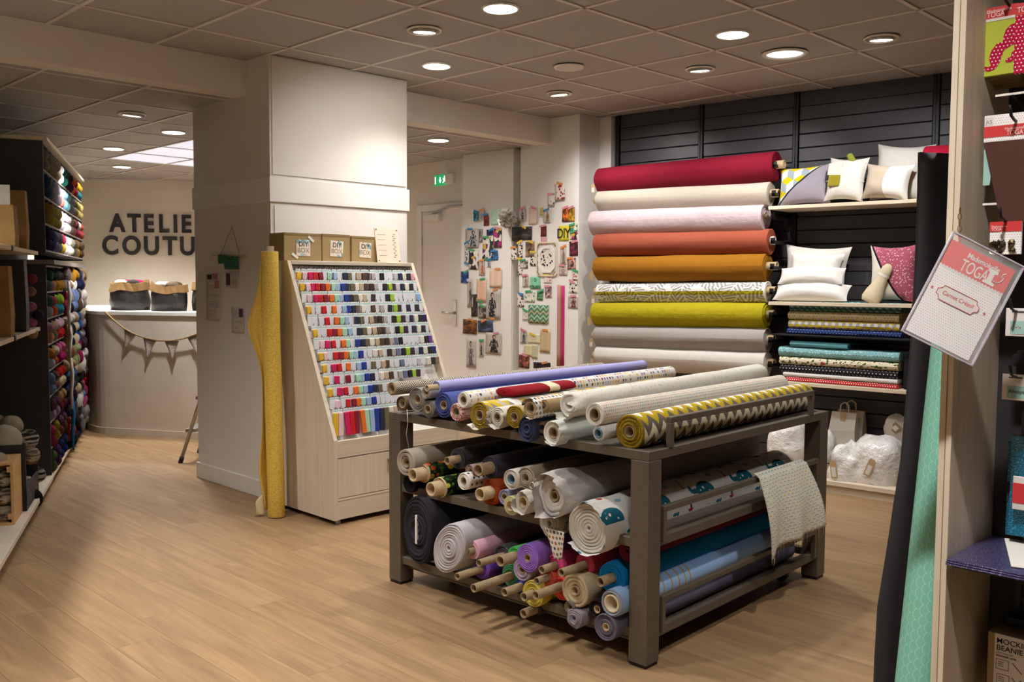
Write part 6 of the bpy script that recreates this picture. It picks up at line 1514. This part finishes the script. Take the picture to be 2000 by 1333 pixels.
# knitting kit at the bottom
T,w,h=pack('knitting_kit','kraft knitting kit box with white instruction front at the bottom right','kit',1943,1237,2060,1420,1.97,M['off_white'],.004)
MB().box((-.012,-h,-.09),(-.0,.0,-.001)).box((0,-h,-.09),(w,0,-.005)).build('kraft_box',M['kraft'],T)
txt(T,'MOCKINGBIRD',.004,.018,.0150,M['letter_black'],.005); txt(T,'BEANIE',.004,.032,.0150,M['letter_black'],.005); txt(T,'KNITTING KIT',.004,.039,.005,M['pic_grey']); txt(T,'BEGINNER LEVEL',.004,.045,.005,M['letter_black'],.01)
for (a,b) in ((.004,.050),(.006,.080)):
    for (x0,y0,x1,y1) in ((a,b,a+.024,b+.001),(a,b+.02,a+.024,b+.021),(a,b,a+.001,b+.021),(a+.023,b,a+.024,b+.021)): part(T,'icon_line',x0,y0,x1,y1,M['pic_grey'],.0008)
    for i in range(3): part(T,'icon_line',a+.004,b+.005+.004*i,a+.014,b+.0063+.004*i,M['pic_grey'],.0008)
for (p,q) in (((.034,.052),(.052,.070)),((.034,.082),(.052,.100)),((.052,.082),(.034,.100))):
    v=Vector((q[0]-p[0],-(q[1]-p[1]),0)); MB().box((0,-.0006,.0003),(v.length,.0006,.0008)).build('needle_print',M['letter_black'],T,frame((p[0],-p[1],0),v,Vector((-v.y,v.x,0))))
MB().lathe([(.0004,.0005),(.0008,.008)],16,axis='z').build('badge',M['pic_grey'],T,Matrix.Translation((.068,-.09,0))); txt(T,'XS',.062,.094,.009,M['letter_black'],.01,.0012)
for i in range(14): part(T,'barcode_bar',.004+.004*i,.110,.0055+.004*i+.001*(i%3),.118,M['letter_black'],.0008)
# ---------------------------------------------------------------- hanging sign in a clear pocket
D=1.675
c=[onfw(x,y,D) for x,y in ((1873,454),(2012,524),(1881,717),(1755,641))]   # TL, TR, BR, BL
xa=(c[1]-c[0]).normalized(); ya=(c[0]-c[3]).normalized(); cen=(c[0]+c[1]+c[2]+c[3])/4; w=(c[1]-c[0]).length; h=(c[0]-c[3]).length
F=frame(cen,xa,ya)
T=thing('hanging_sign','tilted clear pocket with red headed dotted sheet hanging at the end panel','sign',F)
t=MT('clear_film',.12); t.col((.9,.9,.92)); t.set(Alpha=.10); M['clear_film']=t.m
pk=MB().box((-w/2,-h/2,-.002),(w/2,h/2,-.0016),bev=0).build('pocket_back',M['clear_film'],T); MB().box((-w/2,-h/2,.0016),(w/2,h/2,.002)).build('pocket_front',M['clear_film'],T)
plain('film_edge','#b9b3bb',.15)
for a,b in (((-w/2,-h/2,-.003),(w/2,-h/2+.0025,.003)),((-w/2,h/2-.0025,-.003),(w/2,h/2,.003)),((-w/2,-h/2,-.003),(-w/2+.0025,h/2,.003)),((w/2-.0025,-h/2,-.003),(w/2,h/2,.003))): MB().box(a,b).build('pocket_edge',M['film_edge'],T)
sw,sh=w*.90,h*.90; sx0=-sw/2-.004; sy1=sh/2-.004
sheet=MB().box((sx0,sy1-sh,-.0008),(sx0+sw,sy1,.0008)).build('sheet',M['p_greydots'],T)
def sp_(n_,x0,y0,x1,y1,m,z=.0012): return MB().box((sx0+x0*sw,sy1-y1*sh,.0008),(sx0+x1*sw,sy1-y0*sh,z)).build(n_,m,sheet)
plain('coral_red','#e0514f',.5)
sp_('red_header',0,0,1,.27,M['coral_red'])
for i in range(20):
    MB().lathe([(.0013,.0003),(.0013,sw/40*1.02)],12,axis='z').build('scallop',M['off_white'],sheet,Matrix.Translation((sx0+sw*(i+.5)/20,sy1-.272*sh,.0)))
def st(s,x,y,size,m,bold=0,sx=1,z=.0016,rot=0): return inst(text_mesh(s,size,m,.0002,bold,1,'LEFT'),'lettering',sheet,Matrix.Translation((sx0+x*sw,sy1-y*sh,z))@Matrix.Rotation(rot,4,'Z')@Matrix.Diagonal((sx,1,1,1)))
st('Mademoiselle',.31,.095,sw*.105,M['off_white'],.012,.85); st('TOGA',.28,.235,sw*.235,M['off_white'],.004,.62)
def sm(n_,pts,m=None,z=.0018): return MB().prism([(sx0+a*sw,sy1-b*sh) for a,b in pts],.0013,z).build(n_,m or M['off_white'],sheet)
sm('spool_print',[(.66,.09),(.80,.09),(.81,.115),(.765,.125),(.765,.205),(.82,.215),(.82,.24),(.65,.24),(.65,.215),(.69,.205),(.69,.125),(.655,.115)])
cv=[(.77,.19),(.84,.19),(.89,.16),(.90,.12),(.86,.115),(.87,.09),(.90,.07)]
MB().tube([(sx0+a*sw,sy1-b*sh,.0016) for a,b in cv],.0007,5).build('thread_print',M['off_white'],sheet)
fr=[(.22,.435),(.72,.435),(.74,.47),(.79,.485),(.79,.535),(.74,.55),(.72,.585),(.22,.585),(.20,.55),(.15,.535),(.15,.485),(.20,.47)]
sm('label_plate',fr,M['off_white'],.0015)
MB().tube([(sx0+a*sw,sy1-b*sh,.0017) for a,b in fr],.0006,4,closed=True).build('label_border',M['toga_red'],sheet)
st('Carnet Créatif',.235,.525,sw*.085,M['coral_red'],0,.95)
for (a,b) in ((.07,.505),(.89,.515)):
    pts=[]
    for k in range(10):
        r=(.026 if k%2==0 else .011); an=PI/2+k*PI/5; pts.append((a+r*math.cos(an),b-r*sw/sh*math.sin(an)))
    sm('star_print',pts,M['toga_red'])
hp=c[0]+(cen-c[0])*.05
ch=MB()
for i in range(4): ch.tube([hp+Vector((0,0,.012+.011*i))+Vector((math.cos(a)*.0035*(i%2),math.cos(a)*.0035*(1-i%2),math.sin(a)*.006)) for a in [2*PI*k/8 for k in range(8)]],.0009,4,closed=True)
o=ch.build('ball_chain',M['gold'],T)
o.matrix_parent_inverse=T.matrix_world.inverted()
MB().tube([hp,hp+Vector((.004,.0,-.02))],.0018,5).build('red_cord',M['toga_red'],T).matrix_parent_inverse=T.matrix_world.inverted()
# ---------------------------------------------------------------- black sheet, mint roll and wrapped roll leaning at the end panel
Db=2.35
edge=[(1797,297),(1795,400),(1791,520),(1784,640),(1775,760),(1763,900),(1751,975),(1736,1075),(1718,1186),(1712,1290),(1708,1400),(1700,1600),(1690,1830)]
ep=[onfw(x,y,Db-.0002*(y-297)) for x,y in edge]
def sheetf(u,v):
    k=v*(len(ep)-1); i=min(int(k),len(ep)-2); p=ep[i].lerp(ep[i+1],k-i); return p+(_rt*.96+_fw*.28)*(.40*u)+_fw*.015*math.sin(u*3)*v
T=thing('foam_sheet','tall black flexible sheet leaning behind the mint roll','sheet',Matrix.Translation(ep[-1]))
iv=T.matrix_world.inverted(); MB().grid(lambda u,v:iv@sheetf(u,v),8,36,thick=.008).build('sheet',M['black_panel'],T)
a=onfw(1862,640,1.98); b=onfw(1788,1333,1.90); ax=(a-b).normalized(); base=b-ax*(b.z/ax.z); L_=(a-base).length+.12
T=roll('mint green roll with scale pattern leaning against the end panel',frame(base,ax,_rt),L_,.040,.016,'p_scales',end='paper_white',tube=(0,0),layers=2,wob=.01)
a=onfw(1857,1020,2.0); b=onfw(1826,1333,1.96); ax=(a-b).normalized(); base=b-ax*(b.z/ax.z); L_=(a-base).length+.04
T=roll('clear plastic wrapped roll standing right behind the mint roll',frame(base,ax,_rt),L_,.026,.012,'plastic_film',color=srgb('#b5b5ae'),tube=(0,0),layers=2,wob=.12,name='wrapped_roll')
